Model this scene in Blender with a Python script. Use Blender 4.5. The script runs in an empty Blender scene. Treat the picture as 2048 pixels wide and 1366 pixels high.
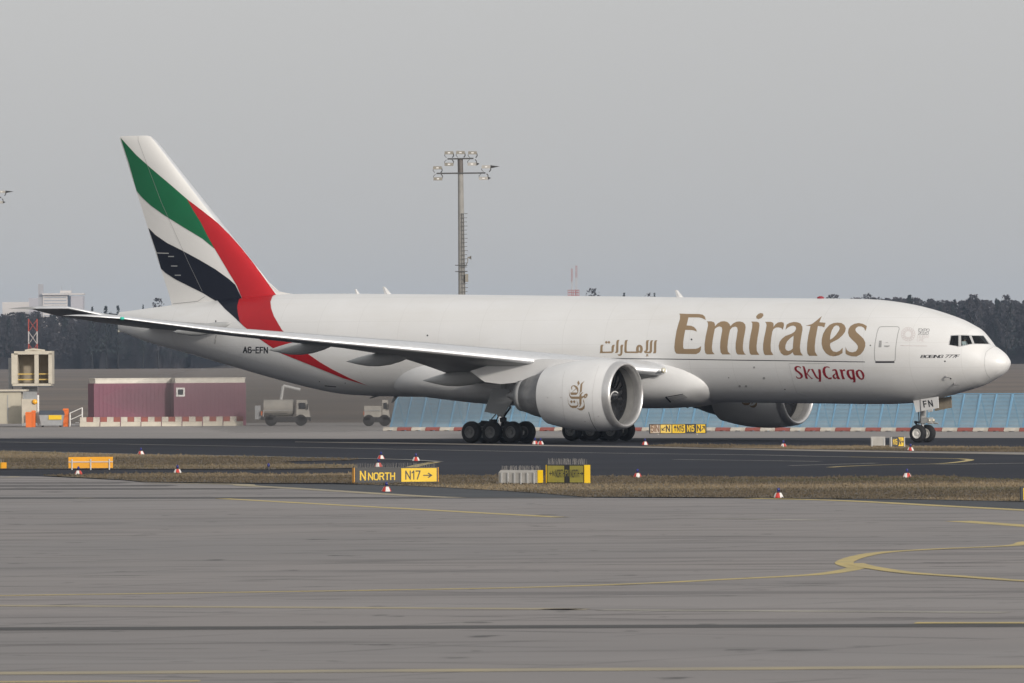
import bpy, bmesh, math, random
import numpy as np
from mathutils import Vector, Matrix
from mathutils.bvhtree import BVHTree
from mathutils.geometry import delaunay_2d_cdt
random.seed(7); rng = np.random.default_rng(7)
S = bpy.context.scene; COL = S.collection; R = math.radians

# ---------------------------------------------------------------- camera (telephoto, 306 mm)
F, D0, X0, PSI, H, HY, ROLL = 17400.0, 519.974, 2.18827, 0.579276, 5.52349, 699.294, 0.005367
cam = bpy.data.cameras.new('camera'); camo = bpy.data.objects.new('camera', cam); COL.objects.link(camo)
cam.sensor_width = 36; cam.lens = F / 2048 * 36; cam.shift_y = (HY - 683) / 2048
cam.clip_start = 1; cam.clip_end = 30000
cam.dof.use_dof = True; cam.dof.focus_distance = 512; cam.dof.aperture_fstop = 9
cr, sr = math.cos(ROLL), math.sin(ROLL)
camo.matrix_world = Matrix(((cr, sr, 0, 0), (0, 0, -1, 0), (-sr, cr, 0, H), (0, 0, 0, 1)))
S.camera = camo
S.render.resolution_x, S.render.resolution_y = 1024, 683
# ---------------------------------------------------------------- sky and sun
SUN_EL, SUN_AZ = R(17), math.atan2(0.50, -0.83)
w = bpy.data.worlds.new('World'); S.world = w; w.use_nodes = True
nt = w.node_tree; bg = nt.nodes['Background']
sky = nt.nodes.new('ShaderNodeTexSky'); sky.sky_type = 'NISHITA'; sky.sun_disc = False
sky.sun_elevation = SUN_EL; sky.sun_rotation = SUN_AZ; sky.dust_density = 3.0; sky.air_density = 1.0; sky.ozone_density = 1.0
hs = nt.nodes.new('ShaderNodeHueSaturation'); hs.inputs['Saturation'].default_value = 0.18
mixg = nt.nodes.new('ShaderNodeMix'); mixg.data_type = 'RGBA'; mixg.inputs[0].default_value = 0.55
mixg.inputs[7].default_value = (8.05, 8.02, 7.98, 1)      # thin even overcast veil
nt.links.new(sky.outputs[0], hs.inputs['Color']); nt.links.new(hs.outputs[0], mixg.inputs[6])
nt.links.new(mixg.outputs[2], bg.inputs[0]); bg.inputs[1].default_value = 0.10
sun = bpy.data.lights.new('sun', 'SUN'); sun.energy = 2.35; sun.angle = R(4); sun.color = (1.0, 0.93, 0.84)
suno = bpy.data.objects.new('sun', sun); COL.objects.link(suno)
sd = Vector((math.sin(SUN_AZ) * math.cos(SUN_EL), math.cos(SUN_AZ) * math.cos(SUN_EL), math.sin(SUN_EL)))
suno.rotation_euler = (-sd).to_track_quat('-Z', 'Y').to_euler(); suno.location = (0, 0, 60)
vs = S.view_settings; vs.view_transform = 'Standard'; vs.look = 'None'; vs.gamma = 1; vs.exposure = 0.0; vs.use_curve_mapping = False
S.render.engine = 'CYCLES'

# ---------------------------------------------------------------- pixel -> place helpers (photo is 2048 px wide)
def uv(px, py):
    a, b = px - 1024, py - HY
    return a * cr - b * sr, a * sr + b * cr
def ground(px, py, z=0.0):
    u, v = uv(px, py); d = F * (H - z) / v
    return Vector((u / F * d, d, z))
def at_depth(px, py, d):
    u, v = uv(px, py); return Vector((u / F * d, d, H - v / F * d))
cp, sp = math.cos(PSI), math.sin(PSI)
def ray_local(px, py):                       # ray in the airplane's own frame: X forward, Y port, Z up
    u, v = uv(px, py)
    L = lambda x, y, z: Vector((x * cp - y * sp, x * sp + y * cp, z))
    return L(-X0, -D0, H), L(u / F, 1.0, -v / F)
def at_y(px, py, Y):
    o, d = ray_local(px, py); return o + d * ((Y - o.y) / d.y)

# ---------------------------------------------------------------- materials
MATS = {}
def mat(name, col, rough=0.5, metal=0.0, var=0.0, scale=1.0, bump=0.0, col2=None, detail=4, spec=0.5, coat=0.0, bscale=None):
    if name in MATS: return MATS[name]
    m = bpy.data.materials.new(name); m.use_nodes = True; n = m.node_tree; b = n.nodes['Principled BSDF']
    b.inputs['Base Color'].default_value = (*col, 1); b.inputs['Roughness'].default_value = rough
    b.inputs['Metallic'].default_value = metal; b.inputs['Specular IOR Level'].default_value = spec
    if coat: b.inputs['Coat Weight'].default_value = coat; b.inputs['Coat Roughness'].default_value = 0.06
    if var or col2:
        tc = n.nodes.new('ShaderNodeTexCoord'); nz = n.nodes.new('ShaderNodeTexNoise')
        nz.inputs['Scale'].default_value = scale; nz.inputs['Detail'].default_value = detail; nz.inputs['Roughness'].default_value = 0.6
        n.links.new(tc.outputs['Object'], nz.inputs['Vector'])
        rp = n.nodes.new('ShaderNodeValToRGB'); e = rp.color_ramp.elements
        e[0].position, e[1].position = 0.32, 0.68
        c2 = col2 or tuple(max(0, c * (1 - var)) for c in col)
        e[0].color = (*c2, 1); e[1].color = (*col, 1)
        n.links.new(nz.outputs['Fac'], rp.inputs[0]); n.links.new(rp.outputs[0], b.inputs['Base Color'])
    if bump:
        tc = n.nodes.new('ShaderNodeTexCoord'); nz = n.nodes.new('ShaderNodeTexNoise'); bp = n.nodes.new('ShaderNodeBump')
        nz.inputs['Scale'].default_value = bscale or scale * 6; nz.inputs['Detail'].default_value = 3
        bp.inputs['Strength'].default_value = bump; bp.inputs['Distance'].default_value = 0.02
        n.links.new(tc.outputs['Object'], nz.inputs['Vector']); n.links.new(nz.outputs['Fac'], bp.inputs['Height'])
        n.links.new(bp.outputs[0], b.inputs['Normal'])
    MATS[name] = m; return m
def nodes(m): return m.node_tree, m.node_tree.nodes['Principled BSDF']
def add_overlay(m, build, col, amount=1.0):
    """mix a stain/joint colour over the base colour; build(nt) returns a 0..1 socket"""
    n, b = nodes(m); fac = build(n); mx = n.nodes.new('ShaderNodeMix'); mx.data_type = 'RGBA'
    bc = b.inputs['Base Color']
    if bc.is_linked:
        src = bc.links[0].from_socket; n.links.new(src, mx.inputs[6])
    else: mx.inputs[6].default_value = bc.default_value
    mx.inputs[7].default_value = (*col, 1)
    ml = n.nodes.new('ShaderNodeMath'); ml.operation = 'MULTIPLY'; ml.inputs[1].default_value = amount
    n.links.new(fac, ml.inputs[0]); n.links.new(ml.outputs[0], mx.inputs[0]); n.links.new(mx.outputs[2], bc)
def noise_mask(scale, lo, hi, stretch=(1, 1, 1), rot=0.0, detail=3):
    def f(n):
        tc = n.nodes.new('ShaderNodeTexCoord'); mp = n.nodes.new('ShaderNodeMapping'); mp.inputs['Scale'].default_value = stretch
        mp.inputs['Rotation'].default_value = (0, 0, rot)
        nz = n.nodes.new('ShaderNodeTexNoise'); nz.inputs['Scale'].default_value = scale; nz.inputs['Detail'].default_value = detail
        mr = n.nodes.new('ShaderNodeMapRange'); mr.inputs[1].default_value = lo; mr.inputs[2].default_value = hi
        n.links.new(tc.outputs['Object'], mp.inputs[0]); n.links.new(mp.outputs[0], nz.inputs['Vector']); n.links.new(nz.outputs['Fac'], mr.inputs[0])
        return mr.outputs[0]
    return f
def joint_mask(period, width, axis=0, rot=0.0, broken=False):
    def f(n):
        tc = n.nodes.new('ShaderNodeTexCoord'); mp = n.nodes.new('ShaderNodeMapping'); mp.inputs['Rotation'].default_value = (0, 0, rot)
        sx = n.nodes.new('ShaderNodeSeparateXYZ'); dv = n.nodes.new('ShaderNodeMath'); dv.operation = 'DIVIDE'; dv.inputs[1].default_value = period
        fr = n.nodes.new('ShaderNodeMath'); fr.operation = 'FRACT'; lt = n.nodes.new('ShaderNodeMath'); lt.operation = 'LESS_THAN'; lt.inputs[1].default_value = width / period
        n.links.new(tc.outputs['Object'], mp.inputs[0]); n.links.new(mp.outputs[0], sx.inputs[0]); n.links.new(sx.outputs[axis], dv.inputs[0])
        n.links.new(dv.outputs[0], fr.inputs[0]); n.links.new(fr.outputs[0], lt.inputs[0])
        if not broken: return lt.outputs[0]
        nz = n.nodes.new('ShaderNodeTexNoise'); nz.inputs['Scale'].default_value = .25; mr = n.nodes.new('ShaderNodeMapRange'); mr.inputs[1].default_value = .4; mr.inputs[2].default_value = .65
        mu = n.nodes.new('ShaderNodeMath'); mu.operation = 'MULTIPLY'; n.links.new(tc.outputs['Object'], nz.inputs['Vector']); n.links.new(nz.outputs['Fac'], mr.inputs[0]); n.links.new(mr.outputs[0], mu.inputs[0]); n.links.new(lt.outputs[0], mu.inputs[1]); return mu.outputs[0]
    return f

# ---------------------------------------------------------------- mesh helpers
def tag(o, label=None, cat=None, group=None, kind=None):
    if label: o['label'] = label
    if cat: o['category'] = cat
    if group: o['group'] = group
    if kind: o['kind'] = kind
    return o
def empty(name, loc=(0, 0, 0), rz=0.0, parent=None):
    o = bpy.data.objects.new(name, None); COL.objects.link(o); o.location = loc; o.rotation_euler = (0, 0, rz); o.parent = parent
    o.empty_display_size = 0.2; return o
def copy_tree(o, parent=None):
    c = o.copy(); COL.objects.link(c); c.parent = parent
    for ch in list(o.children): copy_tree(ch, c)
    return c
class MB:
    def __init__(s): s.v = []; s.f = []; s.m = []
    def add(s, v, f, m=0):
        k = len(s.v); s.v += [tuple(p) for p in v]; s.f += [tuple(i + k for i in q) for q in f]; s.m += [m] * len(f); return s
    def box(s, x0, x1, y0, y1, z0, z1, m=0):
        v = [(x, y, z) for z in (z0, z1) for y in (y0, y1) for x in (x0, x1)]
        return s.add(v, [(0, 2, 3, 1), (4, 5, 7, 6), (0, 1, 5, 4), (2, 6, 7, 3), (0, 4, 6, 2), (1, 3, 7, 5)], m)
    def hexa(s, bot, top, m=0):                # two quads, same winding
        return s.add(list(bot) + list(top), [(3, 2, 1, 0), (4, 5, 6, 7), (0, 1, 5, 4), (1, 2, 6, 5), (2, 3, 7, 6), (3, 0, 4, 7)], m)
    def loft(s, rings, m=0, caps=True, fm=None):
        n = len(rings[0]); v = [p for r in rings for p in r]; f = []; mm = []
        for i in range(len(rings) - 1):
            for j in range(n):
                a, b = i * n + j, i * n + (j + 1) % n
                f.append((a, b, b + n, a + n)); mm.append(fm(i, j) if fm else m)
        if caps: f.append(tuple(range(n))[::-1]); f.append(tuple(range((len(rings) - 1) * n, len(rings) * n))); mm += [m, m]
        k = len(s.v); s.v += [tuple(p) for p in v]; s.f += [tuple(i + k for i in q) for q in f]; s.m += mm; return s
    def lathe(s, prof, c=(0, 0, 0), axis='x', n=32, m=0, caps=True):
        rings = []
        for d, r in prof:
            ring = []
            for j in range(n):
                a = 2 * math.pi * j / n; q, t = r * math.cos(a), r * math.sin(a)
                ring.append({'x': (c[0] + d, c[1] + q, c[2] + t), 'y': (c[0] + t, c[1] + d, c[2] + q), 'z': (c[0] + q, c[1] + t, c[2] + d)}[axis])
            rings.append(ring)
        return s.loft(rings, m, caps)
    def bar(s, p0, p1, r0, r1=None, n=8, m=0):
        p0, p1 = Vector(p0), Vector(p1); d = (p1 - p0).normalized(); a = d.orthogonal().normalized(); b = d.cross(a); r1 = r0 if r1 is None else r1
        return s.loft([[p + (a * math.cos(2 * math.pi * j / n) + b * math.sin(2 * math.pi * j / n)) * r for j in range(n)] for p, r in ((p0, r0), (p1, r1))], m)
    def path(s, pts, r, n=6, m=0):
        for a, b in zip(pts[:-1], pts[1:]): s.bar(a, b, r, n=n, m=m)
        return s
    def plate(s, pts, off, m=0):               # polygon extruded by a vector
        n = len(pts); a = [Vector(p) for p in pts]; b = [p + Vector(off) for p in a]
        return s.add(a + b, [tuple(range(n))[::-1], tuple(range(n, 2 * n))] + [(i, (i + 1) % n, n + (i + 1) % n, n + i) for i in range(n)], m)
    def build(s, name, mats, parent=None, smooth=False, loc=None, rz=0.0, auto=None, fix=True):
        me = bpy.data.meshes.new(name); me.from_pydata(s.v, [], s.f)
        for mt in (mats if isinstance(mats, (list, tuple)) else [mats]): me.materials.append(mt)
        if fix:
            bm = bmesh.new(); bm.from_mesh(me)
            for fc, k in zip(bm.faces, s.m): fc.material_index = k
            bmesh.ops.recalc_face_normals(bm, faces=bm.faces); bm.to_mesh(me); bm.free()
        else: me.polygons.foreach_set('material_index', s.m)
        if smooth: me.polygons.foreach_set('use_smooth', [True] * len(me.polygons))
        if auto: me.set_sharp_from_angle(angle=R(auto))
        o = bpy.data.objects.new(name, me); COL.objects.link(o); o.parent = parent
        if loc is not None: o.location = loc
        o.rotation_euler = (0, 0, rz); return o
def catmull(P, per):
    P = [np.array(p, float) for p in P]; P = [2 * P[0] - P[1]] + P + [2 * P[-1] - P[-2]]; out = []
    for i in range(1, len(P) - 2):
        for k in range(per):
            t = k / per; a, b, c, d = P[i - 1:i + 3]
            # centripetal-ish: plain uniform form with tension
            out.append(0.5 * ((2 * b) + (c - a) * t + (2 * a - 5 * b + 4 * c - d) * t * t + (3 * b - a - 3 * c + d) * t ** 3))
    out.append(P[-2]); return out
def bvh_of(o):
    bm = bmesh.new(); bm.from_mesh(o.data); t = BVHTree.FromBMesh(bm); bm.free(); return t
def inside(p, loops):
    c = False; x, y = p
    for L in loops:
        n = len(L)
        for i in range(n):
            (x1, y1), (x2, y2) = L[i], L[i - 1]
            if (y1 > y) != (y2 > y) and x < (x2 - x1) * (y - y1) / (y2 - y1) + x1: c = not c
    return c
def fill(loops, step, union=False):
    """triangulate loops (holes even-odd) with inner points every step"""
    V = []; E = []
    for L in loops:
        k = len(V); n = 0
        for i in range(len(L)):
            a, b = L[i], L[(i + 1) % len(L)]; q = max(1, int(math.dist(a, b) / step))
            for j in range(q): V.append(Vector((a[0] + (b[0] - a[0]) * j / q, a[1] + (b[1] - a[1]) * j / q))); n += 1
        E += [(k + i, k + (i + 1) % n) for i in range(n)]
    test = (lambda p: any(inside(p, [L]) for L in loops)) if union else (lambda p: inside(p, loops))
    xs = [p[0] for L in loops for p in L]; ys = [p[1] for L in loops for p in L]
    y = min(ys) + step * .5
    while y < max(ys):
        x = min(xs) + step * .5
        while x < max(xs):
            if test((x, y)): V.append(Vector((x, y)))
            x += step
        y += step
    v, e, f = delaunay_2d_cdt(V, E, [], 0, 1e-4)[:3]
    f = [q for q in f if test((sum(v[i].x for i in q) / len(q), sum(v[i].y for i in q) / len(q)))]
    return v, f
def decal(name, shapes, bvh, material, parent, step=4.0, off=0.008, mirror=False, union=False, snap=False):
    """shapes: list of loop-lists in photo pixels, laid on the surface behind them"""
    mb = MB()
    for loops in shapes:
        v, f = fill(loops, step, union); P = []; ok = []
        for p in v:
            for k in range(9):                # a point just off the silhouette slides down onto the surface
                o, d = ray_local(p.x, p.y + k * .8); hit, nrm, i, dist = bvh.ray_cast(o, d.normalized())
                if hit is not None or not snap: break
            ok.append(hit is not None); P.append(hit + nrm * (off if nrm.dot(d) < 0 else -off) if hit is not None else Vector((0, 0, 0)))
        f = [tuple(q) if (P[q[1]] - P[q[0]]).cross(P[q[2]] - P[q[0]]).dot(d) < 0 else tuple(q)[::-1] for q in f]
        mb.add(P, [q for q in f if all(ok[i] for i in q)])
        if mirror: mb.add([(p.x, -p.y, p.z) for p in P], [q for q in f if all(ok[i] for i in q)])
    return mb.build(name, material, parent, smooth=True, fix=False)
# a stroke alphabet for small lettering: unit box 0..w x 0..1, y up
G = {'A': (.62, ['0,0 .31,1 .62,0', '.12,.34 .5,.34']), 'B': (.58, ['0,0 0,1 .42,1 .54,.88 .54,.64 .42,.53 0,.53', '.42,.53 .58,.4 .58,.13 .44,0 0,0']),
     'D': (.6, ['0,0 0,1 .36,1 .6,.78 .6,.22 .36,0 0,0']), 'E': (.5, ['.5,1 0,1 0,0 .5,0', '0,.53 .42,.53']), 'F': (.5, ['.5,1 0,1 0,0', '0,.52 .42,.52']),
     'G': (.6, ['.6,.82 .46,1 .14,1 0,.84 0,.16 .14,0 .46,0 .6,.14 .6,.45 .36,.45']), 'H': (.58, ['0,0 0,1', '.58,0 .58,1', '0,.52 .58,.52']), 'I': (.06, ['.03,0 .03,1']),
     'L': (.48, ['0,1 0,0 .48,0']), 'N': (.6, ['0,0 0,1 .6,0 .6,1']), 'O': (.62, ['.15,0 0,.18 0,.82 .15,1 .47,1 .62,.82 .62,.18 .47,0 .15,0']),
     'P': (.55, ['0,0 0,1 .4,1 .55,.87 .55,.6 .4,.47 0,.47']), 'R': (.58, ['0,0 0,1 .42,1 .56,.87 .56,.62 .42,.5 0,.5', '.34,.5 .58,0']), 'T': (.58, ['.29,0 .29,1', '0,1 .58,1']),
     'U': (.58, ['0,1 0,.18 .15,0 .43,0 .58,.18 .58,1']), 'X': (.6, ['0,0 .6,1', '0,1 .6,0']), '0': (.56, ['.14,0 0,.18 0,.82 .14,1 .42,1 .56,.82 .56,.18 .42,0 .14,0']),
     '1': (.3, ['0,.78 .24,1 .24,0']), '2': (.54, ['0,.8 .14,1 .4,1 .54,.84 .54,.64 0,0 .54,0']), '5': (.54, ['.5,1 .06,1 .02,.56 .36,.6 .54,.44 .54,.18 .38,0 .14,0 0,.14']),
     '6': (.56, ['.5,.88 .4,1 .14,1 0,.82 0,.16 .14,0 .42,0 .56,.16 .56,.42 .42,.56 0,.5']), '7': (.54, ['0,1 .54,1 .18,0']), '-': (.4, ['0,.48 .4,.48']), ' ': (.3, []),
     '>': (.9, ['0,.5 .9,.5', '.55,.84 .9,.5 .55,.16']), '<': (.9, ['.9,.5 0,.5', '.35,.84 0,.5 .35,.16']), '^': (.6, ['.3,0 .3,1', '0,.62 .3,1 .6,.62']),
     '/': (.7, ['0,.08 .7,.92', '.2,.92 .7,.92 .7,.35']), '\\': (.7, ['.7,.92 0,.08', '.5,.08 0,.08 0,.65'])}
def strokes(text, o, rt, up, wd, gap=.22):
    """quads of a text: origin o, width vector rt per unit, up vector per unit, stroke width wd (units)"""
    o = np.array(o, float); rt = np.array(rt, float); up = np.array(up, float); x = 0.0; Q = []
    for ch in text:
        wdt, pl = G[ch]
        for st in pl:
            pts = [np.array(list(map(float, p.split(',')))) for p in st.split()]
            for a, b in zip(pts[:-1], pts[1:]):
                d = (b - a) / (np.linalg.norm(b - a) + 1e-9); nn = np.array((-d[1], d[0])) * wd / 2; e = d * wd * .42
                Q.append([o + rt * (x + q[0]) + up * q[1] for q in (a - e + nn, b + e + nn, b + e - nn, a - e - nn)])
        x += wdt + gap
    return Q, x - gap
# ================================================================ SETTING: ground, pavements, markings
m_field = mat('field_soil', (.142, .110, .088), .95, col2=(.092, .078, .064), scale=.05, detail=6)
add_overlay(m_field, noise_mask(.012, .45, .62, stretch=(.35, 1, 1)), (.165, .125, .098), .8)
m_conc = mat('concrete_apron', (.262, .238, .228), .88, col2=(.210, .198, .195), scale=.035, detail=7)
add_overlay(m_conc, noise_mask(.16, .52, .75, detail=5), (.19, .178, .172), .55)
add_overlay(m_conc, noise_mask(.55, .58, .68, stretch=(.12, 1, 1), detail=4), (.115, .105, .102), .8)
add_overlay(m_conc, noise_mask(.22, .57, .66, stretch=(.10, 1, 1), rot=PSI, detail=5), (.14, .13, .127), .75)
add_overlay(m_conc, noise_mask(.8, .655, .72, stretch=(.3, 1, 1), rot=.25), (.05, .048, .047), .9)
add_overlay(m_conc, joint_mask(7.5, .36, 1, PSI, True), (.10, .095, .093), .9)
add_overlay(m_conc, joint_mask(7.5, .22, 0, PSI, True), (.10, .095, .093), .8)
add_overlay(m_conc, noise_mask(.33, .60, .70, stretch=(.35, 1, 1), detail=6), (.135, .126, .123), .75)
add_overlay(m_conc, noise_mask(.45, .67, .72, stretch=(1.3, 1, 1), detail=3), (.05, .048, .047), .85)
add_overlay(m_conc, noise_mask(.05, .55, .7, stretch=(.3, 1, 1)), (.285, .268, .262), .5)
m_conc2 = mat('concrete_far', (.275, .250, .236), .9, col2=(.235, .218, .208), scale=.06, detail=6)
add_overlay(m_conc2, noise_mask(.03, .5, .66), (.21, .198, .195), .6)
m_asph = mat('asphalt', (.030, .033, .044), 1.0, col2=(.024, .026, .035), scale=.1, detail=6, spec=.12)
add_overlay(m_asph, noise_mask(.05, .5, .68, stretch=(.25, 1, 1)), (.042, .044, .054), .6)
add_overlay(m_asph, noise_mask(.4, .62, .76, stretch=(.3, 1, 1)), (.016, .017, .022), .6)
m_asph2 = mat('asphalt_shoulder', (.082, .088, .096), 1.0, col2=(.066, .07, .078), scale=.15, detail=6, spec=.2)
m_soil = mat('dry_turf', (.128, .098, .067), 1.0, col2=(.076, .060, .042), scale=.35, detail=8)
add_overlay(m_soil, noise_mask(.045, .48, .60, stretch=(.3, 1, 1)), (.25, .195, .125), .8)
add_overlay(m_soil, noise_mask(.07, .5, .66), (.068, .064, .038), .55)
m_strip = mat('worn_edge_concrete', (.30, .27, .235), .9, var=.25, scale=.4)
m_yel = mat('yellow_paint', (.58, .44, .15), .75, col2=(.40, .33, .16), scale=.8)
m_yelfaint = mat('worn_yellow_paint', (.40, .335, .20), .8, col2=(.28, .25, .20), scale=.5)
m_wht = mat('worn_white_paint', (.42, .39, .33), .8, col2=(.2, .19, .17), scale=.3)
m_rub = mat('slot_drain_rubber', (.055, .053, .052), .8, var=.3, scale=.6)

def sheet(name, pts, z, m, label, cat='ground', kind='structure'):
    me = bpy.data.meshes.new(name); me.from_pydata([(p[0], p[1], z) for p in pts], [], [tuple(range(len(pts)))])
    bm = bmesh.new(); bm.from_mesh(me); bmesh.ops.triangulate(bm, faces=bm.faces, ngon_method='EAR_CLIP')
    for f in bm.faces:
        if f.normal.z < 0: f.normal_flip()
    bm.to_mesh(me); bm.free(); me.materials.append(m)
    o = bpy.data.objects.new(name, me); COL.objects.link(o); return tag(o, label, cat, kind=kind)
def gp(L): return [ground(x, y)[:2] for x, y in L]
SL = -.0054                                  # level ground lines rise this much per pixel to the right
def ext(L, d=1500):                          # carry a boundary on past both edges of the frame
    a, b = L[0], L[-1]; return [(a[0] - d, a[1] - SL * d)] + L + [(b[0] + d, b[1] + SL * d)]
sheet('ground', [(-2600, -300), (2600, -300), (2600, 9800), (-2600, 9800)], -.06, m_field, 'brown winter airfield stretching to the wood')
far_edge = ext([(0, 877), (400, 877.3), (700, 878), (1100, 876.5), (1640, 876), (2048, 876)])
fe = gp(far_edge)
sheet('concrete_taxilane', fe + [(120, 640), (-130, 690)], .004, m_conc2, 'pale concrete strip in front of the blast fence')
near = gp(ext([(0, 1040), (2048, 1040)]))
sheet('taxiway', fe + near[::-1], 0.0, m_asph, 'dark asphalt taxiways crossing behind the apron')
ap = ext([(0, 952), (82, 953), (246, 961), (287, 965), (472, 968), (498, 972), (605, 978), (820, 991.5), (911, 995.8), (1169, 996), (1487, 997), (1640, 999), (1681, 1001.5), (1895, 1013), (2048, 1021)])
sheet('apron', gp(ap) + [(60, 90), (-60, 90)], .006, m_conc, 'wide grey concrete apron with dark scuffs')
sheet('asphalt_shoulder', gp([(472, 968), (736, 970), (820, 972), (880, 975), (970, 980), (1087, 987.4), (1169, 995), (911, 995.6), (820, 991), (605, 977.5), (498, 971.5)]), .012, m_asph2, 'grey asphalt wedge between verge and apron')
sheet('asphalt_shoulder', gp([(1560, 997), (1834, 1000), (2048, 1004.5), (3000, 1018), (3000, 1075), (2048, 1020.5), (1895, 1012.5), (1681, 1001.3)]), .012, m_asph2, 'grey asphalt shoulder edged with a yellow line')
gA = [(-700, 901), (0, 903.7), (275, 910.5), (420, 912.6), (605, 916.7), (720, 919), (700, 921.5), (600, 923), (560, 925), (600, 930), (712, 931), (715, 937), (535, 940), (420, 939.6), (217, 938.6), (0, 938.6), (-700, 942)]
gB = [(82, 952), (170, 950), (347, 947.5), (420, 948), (554, 949.5), (703, 948.5), (880, 952.5), (999, 952.5), (1220, 954), (1322, 953.7), (1425, 955.5), (1640, 955.5), (1810, 954.5), (1842, 952.5), (1895, 954), (1963, 958.6), (2048, 960.6), (3000, 965), (3000, 1020), (2048, 1004.5), (1834, 1000), (1640, 998.6), (1487, 996.5), (1220, 995), (1169, 995.2), (1087, 988), (970, 980.6), (880, 975.6), (820, 972.7), (736, 970.7), (667, 967), (564, 967.5), (420, 966.5), (287, 964.9), (246, 960.7)]
gC = [(1290, 892.5), (1351, 889.5), (1487, 891), (1640, 893.5), (1730, 892.5), (2048, 895.5), (3000, 892), (3000, 906), (2048, 905), (1814, 903), (1640, 899.5), (1425, 896.7), (1298, 893.8)]
VERGES = [('grass_verge', gA, 'long strip of dry winter grass round the orange sign back'), ('grass_verge', gB, 'long tan grass verge carrying the yellow taxiway signs'), ('grass_verge', gC, 'thin grass strip beyond the taxiway near the nose wheel')]
for nm, L, lb in VERGES: sheet(nm, gp(L), .030, m_soil, lb, 'grass verge')
def ribbon(name, L, width, m, z=.016, label='', px=True):
    P = [ground(x, y) for x, y in L] if px else [Vector((x, y, 0)) for x, y in L]
    if len(P) > 2 and len(P) < 12: P = [Vector(p) for p in catmull([tuple(p) for p in P], 6)]
    mb = MB(); a = []; b = []
    for i, p in enumerate(P):
        t = (P[min(i + 1, len(P) - 1)] - P[max(i - 1, 0)]); t.z = 0; t.normalize(); nn = Vector((-t.y, t.x, 0)) * width / 2
        a.append((p.x + nn.x, p.y + nn.y, z)); b.append((p.x - nn.x, p.y - nn.y, z))
    n = len(P); mb.add(a + b, [(n + i, n + i + 1, i + 1, i) for i in range(n - 1)])
    return tag(mb.build(name, m, fix=False), label, 'marking', kind='structure')
tm = 'taxiway_marking'
ribbon(tm, [(-100, 1193.5), (0, 1192), (536, 1184.5), (1000, 1176.8), (1276, 1168), (1440, 1160), (1614, 1151), (1681, 1143.5), (1716, 1136)], .5, m_yel, .012, 'long yellow lead-in line on the apron')
ribbon(tm, [(1714, 1137), (1690, 1129), (1694, 1122), (1720, 1113.5), (1768, 1105.5), (1870, 1099), (2023, 1092), (2060, 1084), (2140, 1078)], .48, m_yel, .016, 'hooked yellow turn line curling back at its end')
ribbon(tm, [(1708, 1128), (1742, 1136), (1819, 1147), (1921, 1154), (2048, 1163), (2200, 1170)], .5, m_yel, .020, 'yellow branch line leaving the hooked turn')
ribbon(tm, [(445, 997.7), (1048, 1031), (1123, 1035)], .6, m_yel, .012, 'straight yellow line slanting below the verge')
ribbon(tm, [(1425, 1037.6), (1650, 1041)], .9, m_wht, .012, 'faded short white line on the apron')
ribbon(tm, [(1916, 1042.7), (2048, 1052), (2200, 1064)], .9, m_yel, .012, 'short yellow line running off past the apron edge')
ribbon(tm, [(-100, 1211.5), (1048, 1218.5), (1120, 1220)], 1.0, m_yelfaint, .012, 'worn yellow line beside the slot drain')
ribbon(tm, [(1200, 1220.5), (2012, 1226)], .8, m_wht, .012, 'very faint worn line beside the slot drain')
ribbon('slot_drain', [(-200, 1259.5), (1048, 1254.5), (2300, 1250.5)], 1.9, m_rub, .012, 'dark rubber strip along a slot drain across the apron')
ribbon(tm, [(1830, 1247.5), (2300, 1247)], .8, m_yel, .020, 'yellow bar beside the dark slot drain')
ribbon(tm, [(-200, 1349), (1048, 1341), (2300, 1333)], 1.3, m_yelfaint, .012, 'broad worn yellow line across the near apron')
ribbon(tm, [(-200, 1366), (160, 1364), (400, 1363)], .5, m_yel, .012, 'short yellow line end on the near apron')
for i, (y0, y1, x1, wd) in enumerate(((966.5, 966.5, 250, 1.8), (972.6, 971.8, 345, 2.4), (978.6, 978, 545, 2.4), (996.6, 995.8, 1180, 2.6))):
    ribbon('sealed_joint', [(-300, y0 + 1), (0, y0), (x1, y1)], wd, m_rub, .013, ['thin', 'short', 'middle', 'long'][i] + ' dark sealed joint along the apron edge')
ribbon(tm, [(-200, 957), (0, 955.5), (34, 953.5)], .5, m_yelfaint, .014, 'worn yellow line running onto the narrow road')
ribbon(tm, [(160, 996.8), (178, 997)], .9, m_yelfaint, .018, 'small yellow patch on the sealed joint')
ribbon(tm, [(300, 967), (470, 969), (498, 972.3), (605, 978.3), (820, 991.8), (911, 996)], .9, m_yelfaint, .016, 'worn yellow edge line along the asphalt wedge')
ribbon(tm, [(1500, 997.3), (1681, 1001.8), (1895, 1013), (2048, 1021), (2300, 1035)], .8, m_yel, .016, 'yellow edge line along the asphalt shoulder')
ribbon(tm, [(-300, 880), (0, 884), (359, 890.4), (820, 899), (1220, 906.4), (1507, 910), (1640, 913), (1895, 917.3)], .4, m_wht, .008, 'thin pale centre line of the taxiway')
ribbon(tm, [(1700, 914.2), (1895, 917.3), (1932, 918.9), (1939, 920.8), (1916, 924.5), (1871, 928), (1773, 930), (1691, 933), (1660, 935)], .42, m_yel, .012, 'yellow turn line curling back on the taxiway')
ribbon(tm, [(1347, 919), (1640, 923)], .4, m_wht, .008, 'pale straight line inside the taxiway')
ribbon(tm, [(1580, 931.5), (1752, 926.5)], .4, m_wht, .010, 'pale short line crossing the taxiway')
ribbon(tm, [(1875, 929.5), (2048, 926.5), (2300, 923)], .5, m_wht, .008, 'pale line leaving the taxiway turn')
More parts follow.
